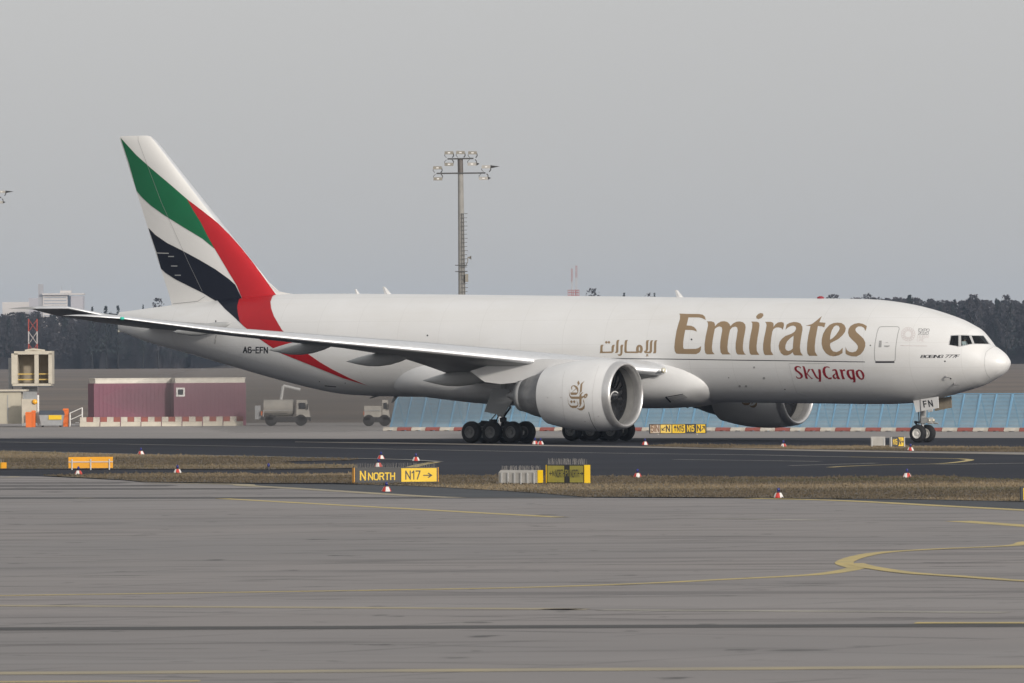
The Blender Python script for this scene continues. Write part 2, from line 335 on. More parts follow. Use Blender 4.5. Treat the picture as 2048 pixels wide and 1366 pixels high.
ribbon(tm, [(-300, 900), (0, 903), (275, 909.9), (420, 912), (605, 916), (740, 918.7), (820, 921), (878, 924.6)], .5, m_wht, .040, 'pale painted edge of the grass strip')
ribbon(tm, [(876, 924.6), (850, 929), (826, 935)], .3, m_yel, .012, 'yellow holding chevron leg behind the black sign')
ribbon(tm, [(862, 925.4), (836, 930), (812, 936)], .3, m_yel, .012, 'second yellow chevron leg behind the black sign')
sheet('taxiway_edge', gp([(590, 884), (800, 886), (1300, 893.8), (1425, 897), (1640, 900), (1814, 903.2), (2048, 905.3), (3000, 907), (3000, 913), (2048, 910), (1640, 903), (1300, 896.2), (800, 888), (590, 884.8)]), .020, m_strip, 'pale worn concrete edge between two taxiways', 'edge')
# grass blades on the verges
m_grass = mat('dry_grass', (.165, .128, .086), 1.0, col2=(.09, .074, .048), scale=.3, detail=6)
add_overlay(m_grass, noise_mask(.045, .48, .60, stretch=(.3, 1, 1)), (.28, .22, .14), .8)
add_overlay(m_grass, noise_mask(.06, .56, .68, stretch=(.4, 1, 1)), (.085, .088, .045), .6)
def grass(name, L, n, label, seed):
    P = gp(L); r = random.Random(seed); ys = [p[1] for p in P]; xs = [p[0] for p in P]; x0, x1 = max(min(xs), -36), min(max(xs), 36)
    V = []; Fc = []
    for _ in range(n * 4):
        if len(Fc) >= n * 3: break
        x, y = r.uniform(x0, x1), r.uniform(min(ys), max(ys))
        if not inside((x, y), [P]): continue
        h0 = r.uniform(.03, .10) * (1.8 if r.random() < .08 else 1)
        for k in range(3):
            a = r.uniform(0, 6.28); dx, dy = math.cos(a) * .024, math.sin(a) * .024; lx, ly = r.uniform(-.06, .06), r.uniform(-.06, .06); i = len(V)
            V += [(x - dx, y - dy, .03), (x + dx, y + dy, .03), (x + lx, y + ly, .03 + h0 * r.uniform(.6, 1))]; Fc.append((i, i + 1, i + 2))
    me = bpy.data.meshes.new(name); me.from_pydata(V, [], Fc); me.materials.append(m_grass)
    o = bpy.data.objects.new(name, me); COL.objects.link(o); return tag(o, label, 'grass', kind='stuff')
grass('grass', gA, 22000, 'dry grass blades on the strip round the orange sign back', 1)
grass('grass', gB, 42000, 'dry grass blades on the tan verge with the signs', 2)
grass('grass', gC, 9000, 'dry grass blades on the thin strip near the nose wheel', 3)
# ================================================================ THE AIRPLANE
m_paint = mat('white_paint', (.775, .772, .768), .48, col2=(.745, .74, .73), scale=.35, detail=5, coat=.35)
add_overlay(m_paint, noise_mask(1.1, .55, .8, stretch=(.25, 1, 1)), (.66, .64, .60), .35)
add_overlay(m_paint, joint_mask(2.95, .022, 0), (.52, .51, .49), .38)
add_overlay(m_paint, joint_mask(1.45, .018, 2), (.52, .51, .49), .3)
add_overlay(m_paint, noise_mask(.8, .5, .75, stretch=(.08, 1, 1), detail=5), (.68, .66, .62), .4)
m_engp = mat('nacelle_paint', (.775, .772, .768), .45, var=.06, scale=.8, coat=.3)
m_finp = mat('fin_paint', (.80, .785, .76), .34, var=.05, scale=.5, coat=.2)
m_grey = mat('grey_paint', (.34, .345, .35), .42, var=.12, scale=.8)
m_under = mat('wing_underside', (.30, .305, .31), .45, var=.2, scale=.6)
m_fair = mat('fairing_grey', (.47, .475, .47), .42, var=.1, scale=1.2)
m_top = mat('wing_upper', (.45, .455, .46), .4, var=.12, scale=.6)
m_alu = mat('bare_aluminium', (.78, .79, .81), .42, metal=.6, var=.08, scale=2)
m_lip = mat('inlet_lip_metal', (.72, .71, .70), .38, metal=.75, var=.1, scale=2)
m_dark = mat('dark_cavity', (.02, .02, .022), .7)
m_core = mat('core_cowl', (.33, .33, .335), .45, metal=.25, var=.3, scale=2)
m_barrel = mat('inlet_barrel', (.30, .295, .285), .45, var=.15, scale=2)
m_blade = mat('fan_blade', (.028, .029, .033), .45, metal=.3)
m_tyre = mat('tyre_rubber', (.018, .018, .02), .8, var=.3, scale=5, bump=.3)
m_rim = mat('wheel_rim', (.19, .19, .19), .45, metal=.5, var=.3, scale=6)
m_rimw = mat('white_rim', (.72, .70, .66), .45, var=.15, scale=6)
m_strut = mat('gear_strut', (.42, .42, .41), .45, var=.25, scale=4)
m_chrome = mat('oleo_chrome', (.8, .8, .8), .15, metal=1)
m_hose = mat('gear_hose', (.03, .03, .035), .6)
m_black = mat('black_print', (.014, .015, .022), .4)
m_gold = mat('gold_print', (.300, .208, .118), .42, var=.06, scale=1)
m_crim = mat('crimson_print', (.28, .012, .025), .42)
m_green = mat('flag_green', (.006, .150, .058), .45, var=.08, scale=1, spec=.3)
m_red = mat('flag_red', (.46, .012, .018), .45, var=.08, scale=1, spec=.3)
m_blk = mat('flag_black', (.006, .008, .018), .5, spec=.25)
m_ltgrey = mat('light_grey_print', (.56, .55, .54), .5)
m_pink = mat('pale_print', (.62, .56, .55), .5)
m_glass = mat('cockpit_glass', (.012, .016, .022), .06, spec=.7)
m_frame = mat('window_frame', (.46, .46, .46), .4)
m_outline = mat('door_outline', (.36, .36, .355), .45)
m_lamp = mat('landing_lamp', (.9, .85, .7), .1, metal=.6)
plane = empty('cargo_airplane', (X0, D0, 0), -PSI)
tag(plane, 'white twin-engine cargo airplane with green, red and black fin, taxiing past the blast fence', 'airplane')
# ---- fuselage:  X, top, bottom, half width
FP = [(31.72, 4.60, 4.54, .03), (31.66, 4.80, 4.38, .26), (31.48, 5.03, 4.13, .50), (31.2, 5.27, 3.91, .78), (30.78, 5.53, 3.69, 1.06), (30.46, 5.70, 3.54, 1.24), (30.03, 6.18, 3.34, 1.48), (29.6, 6.60, 3.20, 1.70),
      (29.24, 6.80, 3.10, 1.86), (28.33, 7.20, 2.87, 2.20), (26.93, 7.63, 2.56, 2.58), (25.6, 7.95, 2.33, 2.82), (24.3, 8.17, 2.25, 2.97), (22.8, 8.33, 2.235, 3.06), (20.8, 8.40, 2.25, 3.10), (18, 8.44, 2.28, 3.10), (12, 8.53, 2.36, 3.10), (6, 8.64, 2.46, 3.10), (0, 8.745, 2.56, 3.10), (-6, 8.85, 2.66, 3.10),
      (-10, 8.915, 2.71, 3.10), (-13.2, 8.96, 2.78, 3.07), (-15.6, 8.985, 2.98, 2.97), (-18.9, 8.98, 3.63, 2.68), (-22.1, 8.83, 4.38, 2.26), (-25.5, 8.57, 5.22, 1.72), (-29.1, 8.22, 6.06, .95), (-31.0, 8.02, 6.62, .42), (-31.55, 7.97, 6.80, .24)]
NS = 112; rings = []
for X, t, b, h in catmull(FP, 5):
    c, v = (t + b) / 2, max((t - b) / 2, .02); h = max(h, .02)
    rings.append([(X, h * math.sin(2 * math.pi * j / NS), c + v * math.cos(2 * math.pi * j / NS)) for j in range(NS)])
fus = MB().loft(rings).build('fuselage', m_paint, plane, smooth=True, auto=50)
B = bvh_of(fus)
def Z(o, s): return lambda L: [(o[0] + float(x) / s, o[1] + float(y) / s) for x, y in L]
def P(s): return [tuple(map(float, p.split(','))) for p in s.split()]
# radome seam and nose details
z7 = Z((1880, 650), 11.387)
def line_decal(name, L, wpx, bvh, m, parent, off=.009, step=4):
    Q = []
    for a, b in zip(L[:-1], L[1:]):
        a, b = np.array(a), np.array(b); d = (b - a) / (np.linalg.norm(b - a) + 1e-9); nn = np.array((-d[1], d[0])) * wpx / 2; e = d * wpx * .3
        Q.append([tuple(q) for q in (a - e + nn, b + e + nn, b + e - nn, a - e - nn)])
    return decal(name, [Q], bvh, m, parent, step, off, union=True)
line_decal('radome_seam', z7(P('1240,495 1130,545 1050,620 1018,740 1010,870 1025,1000 1065,1120 1130,1200 1200,1245')), .55, B, m_outline, fus)
WIN = [z7(P(q)) for q in ('255,245 420,238 420,485 215,450', '480,238 660,245 735,425 485,475', '720,245 990,250 1110,430 785,425')]
decal('window_surround', [[z7(P('240,232 560,222 990,238 1160,448 1130,440 735,440 600,468 440,500 195,455'))] + WIN], B, m_frame, fus, 2, .006)
m_pane = bpy.data.materials.new('window_pane'); m_pane.use_nodes = True; pn = m_pane.node_tree; pn.nodes.remove(pn.nodes['Principled BSDF'])
tr_, gl_, mx_, fr_ = (pn.nodes.new('ShaderNode' + q) for q in ('BsdfTransparent', 'BsdfGlossy', 'MixShader', 'Fresnel'))
tr_.inputs[0].default_value = (.62, .70, .72, 1); gl_.inputs['Roughness'].default_value = .04; fr_.inputs[0].default_value = 1.5
pn.links.new(fr_.outputs[0], mx_.inputs[0]); pn.links.new(tr_.outputs[0], mx_.inputs[1]); pn.links.new(gl_.outputs[0], mx_.inputs[2]); pn.links.new(mx_.outputs[0], pn.nodes['Material Output'].inputs['Surface'])
m_cut = mat('cutter', (0, 0, 0))
for Wn in WIN: decal('cockpit_window', [[Wn]], B, m_pane, fus, 2, .016)
def cut_windows():
    mb = MB()
    for Wn in WIN:
        A_ = []; C_ = []
        for x, y in Wn:
            o, d = ray_local(x, y); d = d.normalized(); h, nn, _, _ = B.ray_cast(o, d); A_.append(h - d * .8); C_.append(h + d * .22)
        n = len(A_); mb.add(A_ + C_, [tuple(range(n))[::-1], tuple(range(n, 2 * n))] + [(i, (i + 1) % n, n + (i + 1) % n, n + i) for i in range(n)])
    ct = mb.build('cutter', m_cut, plane); md = fus.modifiers.new('cut', 'BOOLEAN'); md.object = ct; md.solver = 'EXACT'; md.material_mode = 'TRANSFER'
    dg = bpy.context.evaluated_depsgraph_get(); dg.update(); me = bpy.data.meshes.new_from_object(fus.evaluated_get(dg)); fus.modifiers.remove(md)
    k = [i for i, q in enumerate(me.materials) if q and q.name == 'cutter']
    bm = bmesh.new(); bm.from_mesh(me); bmesh.ops.delete(bm, geom=[f for f in bm.faces if f.material_index in k], context='FACES'); bm.to_mesh(me); bm.free()
    if len(me.polygons) > 5000: fus.data = me
    bpy.data.objects.remove(ct)
cut_windows()
o_, d_ = ray_local(1933, 682); hw_, _, _, _ = B.ray_cast(o_, d_.normalized())
MB().box(27.2, 29.2, -1.2, 1.2, hw_.z - 1.05, hw_.z - 1.0).build('cockpit_floor', m_dark, fus); MB().box(27.0, 27.1, -1.7, 1.7, hw_.z - 1.05, hw_.z + .45).build('cockpit_bulkhead', m_dark, fus)
rr = []
for X, t, b, h in catmull(FP, 5):
    if 27.0 < X < 30.6: rr.append([(X, h * .95 * math.sin(a), (t + b) / 2 + (t - b) / 2 * .95 * math.cos(a)) for a in np.linspace(-.28, math.pi, 26)])
mb = MB(); n_ = 26; mb.add([p for r_ in rr for p in r_], [(i * n_ + j, i * n_ + j + 1, (i + 1) * n_ + j + 1, (i + 1) * n_ + j) for i in range(len(rr) - 1) for j in range(n_ - 1)]); mb.build('cockpit_lining', mat('cockpit_painted_shade', (.022, .026, .03), .9), fus, smooth=True, fix=False)  # half shell added near-black so the cockpit panes read dark
MB().hexa([(hw_.x + .25, -.9, hw_.z - .9), (hw_.x + .65, -.8, hw_.z - .9), (hw_.x + .65, .8, hw_.z - .9), (hw_.x + .25, .9, hw_.z - .9)], [(hw_.x + .3, -.85, hw_.z - .28), (hw_.x + .6, -.7, hw_.z - .34), (hw_.x + .6, .7, hw_.z - .34), (hw_.x + .3, .85, hw_.z - .28)]).build('instrument_panel', m_dark, fus)
MB().box(hw_.x - .55, hw_.x - .05, -1.25, -.75, hw_.z - .6, hw_.z - .5).box(hw_.x - .62, hw_.x - .5, -1.25, -.75, hw_.z - .5, hw_.z + .12).build('pilot_seat', m_dark, fus)
# door, hatch outlines, ports
z6 = Z((1730, 640), 13.653)
line_decal('door_outline', z6(P('270,1090 258,900 275,640 330,350 365,240 400,195 470,180 880,180 930,205 935,250 900,370 860,600 835,800 825,1090 790,1125 300,1125 270,1090')), 1.2, B, m_outline, fus)
decal('door_sill', [[z6(P('285,1128 805,1128 805,1168 290,1168'))]], B, m_black, fus, 3, .014)
decal('door_window', [[z6(P('392,565 458,565 448,745 372,745'))]], B, m_outline, fus, 2, .012)
decal('door_handle', [[z6(P('520,698 675,695 680,715 620,740 580,738 520,722'))], [z6(P('540,630 600,605 650,630 600,618'))]], B, m_outline, fus, 1.5, .012)
z1 = Z((1320, 580), 4.269)
line_decal('hatch_outline', z1(P('1100,630 1140,800 1170,880 1250,905')), .6, B, m_ltgrey, fus)
line_decal('hatch_outline', z1(P('1105,628 1420,628')), .7, B, m_outline, fus)
ports = [(855, 671, 1.7), (1383.2, 678.9, 1.8), (1508.3, 734.8, 2.1), (1528, 756.3, 2.6), (1479.4, 772.2, 2.3), (1492.2, 772.4, 2.4), (1570, 778.6, 1.2), (1457.6, 755.4, 1), (1740.8, 690.8, 1.3), (1890, 722.5, 1.6), (1901.3, 757, 1.6), (639, 763, 1), (690.5, 766, 1)]
for x, y, r in ports:
    decal('port', [[[(x + r * math.cos(a), y + r * math.sin(a)) for a in np.linspace(0, 6.283, 11)[:-1]]]], B, m_outline if r > 1.9 else m_black, fus, 2, .010)
line_decal('vent_slot', [(650, 771.5), (672, 773.5)], 1.6, B, m_black, fus)
line_decal('trim_mark', [(431.7, 641.5), (431.7, 648)], 2.2, B, m_black, fus)
line_decal('trim_mark', [(432.5, 670), (430, 687)], 1.5, B, m_outline, fus)
# livery on the tail cone
z3 = Z((380, 560), 4.552)
decal('black_band', [[z3(P('232,168 350,160 480,144 446,180 431,240 436,300 455,380 490,421 400,335 320,265'))]], B, m_blk, fus, 1.5, .016, snap=True)
decal('red_band', [[z3(P('480,144 640,132 785,114 750,152 733,200 740,260 765,330 800,390 835,450 940,565 1050,655 1180,745 1300,815 1450,890 1615,960 1400,895 1250,835 1100,775 950,715 835,668 740,608 640,540 490,421 455,380 436,300 431,240 446,180'))]], B, m_red, fus, 1.5, .016, snap=True)
# lettering
zA, zB, zC, zE = Z((1340, 615), 9.309), Z((1540, 615), 9.309), Z((1180, 670), 13.653), Z((1580, 720), 12.8)
EM = [[zA(P('175,115 330,120 540,122 610,135 650,170 668,235 600,200 540,187 345,185 330,250 310,335 390,340 450,365 485,405 505,450 440,425 380,418 285,418 265,520 248,640 245,740 262,772 480,770 530,755 580,720 575,790 550,835 490,868 150,862 115,855 90,810 82,740 95,600 120,450 150,330 185,220 188,150'))],
      [zA(P('685,258 770,258 820,275 838,310 838,350 890,295 950,262 1010,255 1070,270 1110,310 1125,348 1180,295 1240,265 1300,260 1360,275 1400,315 1410,370 1395,470 1370,600 1358,720 1362,800 1385,850 1415,878 1262,875 1235,840 1222,760 1225,660 1245,540 1262,420 1250,370 1215,355 1160,372 1120,415 1100,500 1080,620 1070,740 1080,820 1130,873 975,873 945,835 933,750 938,640 955,530 975,420 965,370 925,352 880,365 835,400 815,500 795,620 782,730 790,820 832,870 690,872 660,850 645,780 645,690 665,540 690,430 710,330 705,285'))],
      [zA(P('1515,262 1620,265 1660,285 1668,330 1655,430 1630,570 1612,720 1618,810 1665,883 1510,880 1485,845 1473,760 1480,640 1500,520 1530,380 1535,300'))],
      [zA(P('1605,165 1640,125 1690,103 1735,115 1740,155 1705,197 1650,219 1610,202'))],
      [zA(P('1768,268 1880,268 1922,285 1930,320 1927,366 1962,315 2012,280 2072,270 2117,285 2124,330 2102,415 2077,385 2022,370 1972,375 1927,405 1907,450 1887,560 1874,700 1880,810 1927,885 1775,885 1750,860 1735,790 1735,690 1755,560 1785,420 1800,330 1790,290'))],
      [zB(P('290,415 310,320 360,290 440,270 510,275 570,300 605,360 605,420 590,500 570,620 558,740 570,830 615,893 460,890 435,865 425,830 380,870 320,892 260,890 205,850 170,780 163,710 180,640 225,580 290,530 400,490 460,450 488,400 480,360 440,338 390,345 340,370')), zB(P('440,525 380,570 320,630 290,700 285,760 305,795 345,808 390,795 425,765 430,680 440,580'))],
      [zB(P('665,340 780,310 860,250 920,200 968,160 945,210 920,275 1035,285 1012,370 960,350 892,345 875,440 850,580 835,720 838,820 885,900 730,898 700,860 690,780 695,660 715,520 745,400 755,345'))],
      [zB(P('1260,282 1330,290 1385,325 1413,385 1400,450 1350,520 1270,590 1180,635 1125,665 1118,710 1135,770 1175,815 1240,830 1300,805 1355,750 1350,850 1280,890 1190,908 1110,895 1040,850 985,770 962,680 965,590 990,490 1040,400 1110,325 1180,292')), zB(P('1235,332 1280,345 1300,385 1285,430 1230,510 1170,570 1118,600 1125,520 1150,430 1190,360'))],
      [zB(P('1780,440 1750,380 1700,352 1640,355 1600,385 1590,420 1615,465 1680,520 1740,580 1775,650 1775,720 1745,800 1690,870 1610,912 1520,908 1450,885 1408,860 1408,730 1430,790 1480,825 1540,835 1600,815 1635,765 1635,715 1600,665 1530,600 1475,540 1453,470 1465,400 1500,345 1570,305 1650,290 1730,305 1805,345 1795,390'))]]
for sh in EM: decal('letter', [sh], B, m_gold, fus, 4)
circ = lambda x, y, r: [(x + r * math.cos(a), y + r * math.sin(a)) for a in np.linspace(0, 6.283, 13)[:-1]]
AR = [[P('1845,140 1770,150 1750,220 1745,440 1720,500 1790,500 1808,470 1812,250 1820,180')],
      [P('1735,140 1660,150 1640,210 1630,440 1600,460 1560,455 1590,400 1592,230 1600,170 1625,140 1545,145 1530,200 1530,380 1510,440 1470,430 1490,490 1540,500 1660,498 1695,450 1700,220 1712,170')],
      [P('1590,520 1540,525 1535,545 1550,555 1515,585 1600,580 1595,560 1570,555 1590,535')],
      [P('1040,135 960,145 945,220 938,450 965,490 1300,495 1340,480 1400,495 1435,450 1445,380 1430,310 1390,275 1340,265 1290,290 1265,340 1258,400 1262,450 1010,450 1000,420 1005,260 1015,180'), P('1350,310 1370,360 1370,410 1350,450 1335,420 1333,350')],
      [P('915,265 850,270 830,310 835,480 825,520 800,530 750,525 780,565 830,570 870,545 888,490 893,340')],
      [P('810,130 740,140 720,190 712,440 680,490 750,490 775,450 778,240 790,170')],
      [P('370,265 300,272 285,310 280,440 265,495 600,492 645,460 655,340 680,265 615,275 592,320 588,450 355,455 345,420 345,330')], [circ(447, 200, 34)], [circ(519, 200, 34)]]
decal('arabic_lettering', [[zC(L) for L in sh] for sh in AR], B, m_gold, fus, 3)
SK = [[P('275,220 250,190 200,180 170,210 180,250 250,300 310,350 340,410 320,450 270,480 200,475 160,440 155,405 190,440 240,455 275,430 270,390 210,330 140,280 110,230 120,180 170,150 230,155 280,180')],
      [P('310,155 370,160 400,240 425,340 440,330 470,230 530,230 490,290 450,345 500,400 550,450 600,480 550,485 500,430 430,360 445,430 465,480 400,475 385,420 360,300 335,190')],
      [P('535,230 590,230 620,290 680,400 740,470 735,330 720,235 780,235 795,300 800,480 795,555 725,550 750,520 735,485 680,470 640,420 570,290')],
      [P('1020,210 980,190 930,190 905,230 905,300 930,390 990,450 1070,440 1065,490 1000,490 920,450 860,380 835,300 840,220 880,170 950,160 1010,175')],
      [P('1090,290 1085,245 1140,230 1190,240 1215,290 1240,400 1290,490 1220,490 1200,460 1160,490 1110,470 1085,410 1110,370 1165,340 1160,280 1130,265'), P('1170,360 1140,390 1135,430 1165,455 1195,440 1185,390')],
      [P('1265,240 1330,240 1345,265 1370,235 1410,240 1420,290 1390,275 1355,290 1370,400 1410,490 1340,490 1315,400 1295,300')],
      [P('1480,250 1560,240 1640,245 1655,350 1680,480 1680,570 1600,570 1630,530 1610,495 1560,500 1490,440 1450,360 1450,290'), P('1520,270 1510,320 1540,410 1590,460 1605,430 1580,280')],
      [P('1760,240 1830,260 1890,330 1910,400 1890,480 1840,510 1770,480 1710,420 1680,350 1690,280'), P('1760,280 1740,320 1765,400 1810,460 1850,470 1860,420 1830,330 1790,280')]]
for sh in SK: decal('letter', [[zE(L) for L in sh]], B, m_crim, fus, 3)
line_decal('pinstripe', [(1217, 716.9), (1330, 718), (1450, 719.8), (1560, 721.3), (1729.5, 723.8)], 1.5, B, m_black, fus, .008, 6)
def text_decal(name, text, o, rt, up, wd, m, parent, bvh, gap=.22, width=None):
    if width:
        _, tot = strokes(text, o, rt, up, wd, gap); rt = tuple(c * width / tot for c in rt)
    Q, _ = strokes(text, o, rt, up, wd, gap); return decal(name, [[[tuple(p) for p in q] for q in Q]], bvh, m, parent, 3, .009, union=True)
text_decal('registration', 'A6-EFN', (487, 705), (1, .02), (.3, -11), .19, m_black, fus, B, .25, 48)
text_decal('type_lettering', 'BOEING', (1841.5, 715.6), (1, -.005), (2.6, -5.2), .17, m_black, fus, B, .16, 43)
text_decal('type_lettering', '777F', (1889.5, 715.2), (1, -.005), (2.8, -5.4), .17, m_black, fus, B, .12, 27)
text_decal('expo_lettering', 'EXPO', (1837, 662.4), (1, .05), (.9, -5.4), .085, m_black, fus, B, .14, 21)
text_decal('expo_lettering', '2020', (1836.2, 668.8), (1, .03), (.8, -5), .09, m_black, fus, B, .14, 20)
text_decal('expo_lettering', 'DUBAI', (1834.6, 676), (1, .0), (.8, -5.4), .08, m_pink, fus, B, .14, 22)
text_decal('expo_lettering', 'UAE', (1834, 682.5), (1, .0), (.8, -5.4), .08, m_pink, fus, B, .14, 14)
RO = []
for k in range(16):
    a = 2 * math.pi * k / 16; RO.append([circ(1816.5 + 11.5 * math.cos(a), 668.5 + 11.5 * math.sin(a), 2.9), circ(1816.5 + 11.5 * math.cos(a), 668.5 + 11.5 * math.sin(a), 2.1)])
    RO.append([circ(1816.5 + 7.2 * math.cos(a + .2), 668.5 + 7.2 * math.sin(a + .2), 1.0)])
decal('rosette', RO, B, m_pink, fus, 3, .009)
line_decal('caption', [(1801, 691.2), (1854, 692)], 1.0, B, m_pink, fus)
# blade antennas, drain masts, probes
def blade(name, px, py, py_top, lean, m, chord=.5, Y=0.0):
    a = at_y(px, py, Y); h = (py - py_top) / 34.0
    mb = MB(); mb.loft([[(a.x - chord / 2, Y, a.z), (a.x, Y + .05, a.z), (a.x + chord / 2, Y, a.z), (a.x, Y - .05, a.z)], [(a.x + lean - chord * .3, Y, a.z + h), (a.x + lean - chord * .1, Y + .02, a.z + h), (a.x + lean + chord * .1, Y, a.z + h), (a.x + lean - chord * .1, Y - .02, a.z + h)]])
    return mb.build(name, m, fus)
blade('blade_antenna', 716, 588.5, 578, -.15, m_paint, .3); blade('blade_antenna', 776, 588.5, 573, -.25, m_paint, .5); blade('blade_antenna', 1361, 596, 580, -.25, m_paint, .5)
blade('drain_mast', 754, 792, 797, -.5, m_grey, .5); blade('drain_mast', 793, 792, 806, -.3, m_grey, .35); blade('drain_mast', 1376, 806, 816, .0, m_dark, .35)
for q in ('135,1165 250,1165', '335,1325 455,1325'):
    (x0, y0), (x1, y1) = z7(P(q)); o1, d1 = ray_local(x0, y0); h1, n1, _, _ = B.ray_cast(o1, d1.normalized())
    MB().bar(h1, h1 + n1 * .16, .05, .03).bar(h1 + n1 * .15, h1 + n1 * .15 + Vector((.32, 0, 0)), .028, .012).build('pitot_probe', m_core, fus)
MB().lathe([(0, .22), (.1, .2), (.16, .08)], (19.0, 0, 8.40), 'z', 12).build('beacon', m_crim, fus, smooth=True)
MB().box(-31.62, -31.45, -.1, .1, 6.74, 6.9).build('tail_light', m_lamp, fus)
# ---- wing-to-body fairing
FR = [(12.8, 1.7, .25, 3.62), (12.65, 2.2, .55, 3.62), (12.3, 2.6, .9, 3.64), (11.7, 2.92, 1.2, 3.68), (11, 3.14, 1.45, 3.72), (10, 3.3, 1.64, 3.78), (8, 3.42, 1.8, 3.85), (4, 3.5, 1.82, 3.85), (0, 3.5, 1.76, 3.85), (-4, 3.4, 1.62, 3.85), (-7, 3.1, 1.42, 3.9), (-9.5, 2.3, 1.12, 3.85), (-11, 1.2, .8, 3.75)]
rr = []
for X, h, v, c in catmull(FR, 4):
    c -= X * .0165 * .4; ring = []
    for j in range(48):
        a = 2 * math.pi * j / 48; ca, sa = math.cos(a), math.sin(a); e = .82
        ring.append((X, h * abs(sa) ** e * (1 if sa > 0 else -1), c + v * abs(ca) ** e * (1 if ca > 0 else -1)))
    rr.append(ring)
fair = MB().loft(rr).build('wing_body_fairing', m_engp, plane, smooth=True)
FB = bvh_of(fair)
decal('vent_flap', [[[(1336, 795), (1368, 788.5), (1375.5, 794.5), (1342, 801.5)]]], FB, m_frame, fair, 2, .03)
line_decal('vent_gap', [(1332, 793.5), (1341, 803)], 3.0, FB, m_black, fair, .034); line_decal('vent_gap', [(1332, 793.5), (1366, 787.5)], 1.2, FB, m_black, fair, .034)
# ---- wings
def airfoil(n=14):
    up = []; lo = []
    for i in range(n + 1):
        x = (i / n) ** 1.9 if i else 0; yt = 5 * (.2969 * math.sqrt(x) - .126 * x - .3516 * x * x + .2843 * x ** 3 - .1036 * x ** 4)
        up.append((x, yt * 1.40)); lo.append((x, -yt * .60 * (1.0 if x < .5 else 1.0 - (x - .5) * .7)))
    return up[::-1] + lo[1:]
AF = airfoil()
#  t, X leading edge, z leading edge, chord, thickness, incidence drop over chord
WS = [(2.4, 10.9, 4.06, 14.2, .098, .05), (3.1, 10.4, 4.12, 13.7, .098, .05), (6.0, 8.3, 4.40, 11.7, .102, .02), (9.6, 5.70, 4.78, 9.45, .11, -.02), (10.4, 5.12, 4.86, 9.0, .113, -.03), (15, 1.79, 5.43, 7.45, .108, -.05), (20, -1.83, 5.99, 5.85, .104, -.058), (25, -5.45, 6.58, 4.35, .10, -.055), (30.45, -9.40, 7.43, 2.75, .098, -.04), (31.3, -10.15, 7.51, 2.15, .095, -.03), (32.0, -11.0, 7.58, 1.35, .09, -.02), (32.4, -11.75, 7.61, .5, .09, .0)]
def wing_mesh(sec, sgn, slat=True):
    rings = []
    for t, X, z, c, th, dr in sec: rings.append([(X - u * c, sgn * t, z + yy * th * c * 1.0 - dr * c * u) for u, yy in AF])
    n = len(AF); nm = n // 2
    def fm(i, j):
        k = min(j, n - 1); u = (AF[k][0] + AF[(k + 1) % n][0]) / 2
        if slat and u < (.13 if j < nm else .03) and 1 <= i: return 1
        return 0 if j < nm else 2
    return MB().loft(rings, 0, True, fm)
WSf = []
for a, b in zip(WS[:-1], WS[1:]):
    for k in range(3): WSf.append(tuple(np.array(a) * (1 - k / 3) + np.array(b) * k / 3))
WSf.append(WS[-1])
wings = {}
for sgn in (-1, 1):
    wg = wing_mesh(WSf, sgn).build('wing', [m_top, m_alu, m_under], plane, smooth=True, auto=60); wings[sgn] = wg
    for (px, py, t) in ((846, 765, 6.2), (693, 727, 12.0), (538, 704, 16.5), (345, 668, 21.5)):
        a = at_y(px, py, -t); L = 5.6 if t < 8 else 5.0 if t < 20 else 4.2; sc = .46 if t < 8 else .40 if t < 20 else .33; rr = []
        for u, hh, dz in ((0, .03, 0), (.06, .22, .01), (.16, .52, .03), (.3, .85, .06), (.46, 1.0, .10), (.62, .98, .18), (.78, .8, .30), (.92, .45, .42), (1, .08, .5)):
            rr.append([(a.x + u * L, sgn * t + .66 * sc * hh * math.sin(6.2832 * j / 16), a.z + dz + .12 + sc * hh * (math.cos(6.2832 * j / 16))) for j in range(16)])
        MB().loft(rr).build('flap_track_fairing', m_fair, wg, smooth=True)
    # tip light
    x, z = -9.42, 7.43
    MB().lathe([(-.18, .05), (-.05, .10), (.08, .09), (.16, .02)], (x + .02, sgn * 30.5, z), 'x', 10).build('navigation_light', mat('nav_green', (.05, .6, .45), .1) if sgn < 0 else mat('nav_red', (.6, .05, .05), .1), wg, smooth=True)
    # landing light set in the wing root
    lx = at_y(1327, 741, -3.75)
    MB().lathe([(-.12, .17), (.0, .17), (.05, .12), (.07, .02)], (lx.x + .05, sgn * 3.75, lx.z), 'x', 14).build('landing_light', m_lamp, wg, smooth=True)
# ---- horizontal stabilizers
tipp = at_y(16, 617.5, -10.76)
for sgn in (-1, 1):
    sec = [(1.0, -20.9, 6.70, 7.6, .075, -.03), (4, -23.15, 7.02, 5.9, .075, -.03), (8, -26.15, 7.60, 4.1, .08, -.02), (10.3, -27.9, tipp.z, 3.0, .085, 0), (10.76, tipp.x + 2.1, tipp.z, 2.1, .07, 0)]
    wing_mesh(sec, sgn).build('horizontal_stabilizer', [m_top, m_alu, m_under], plane, smooth=True, auto=60)
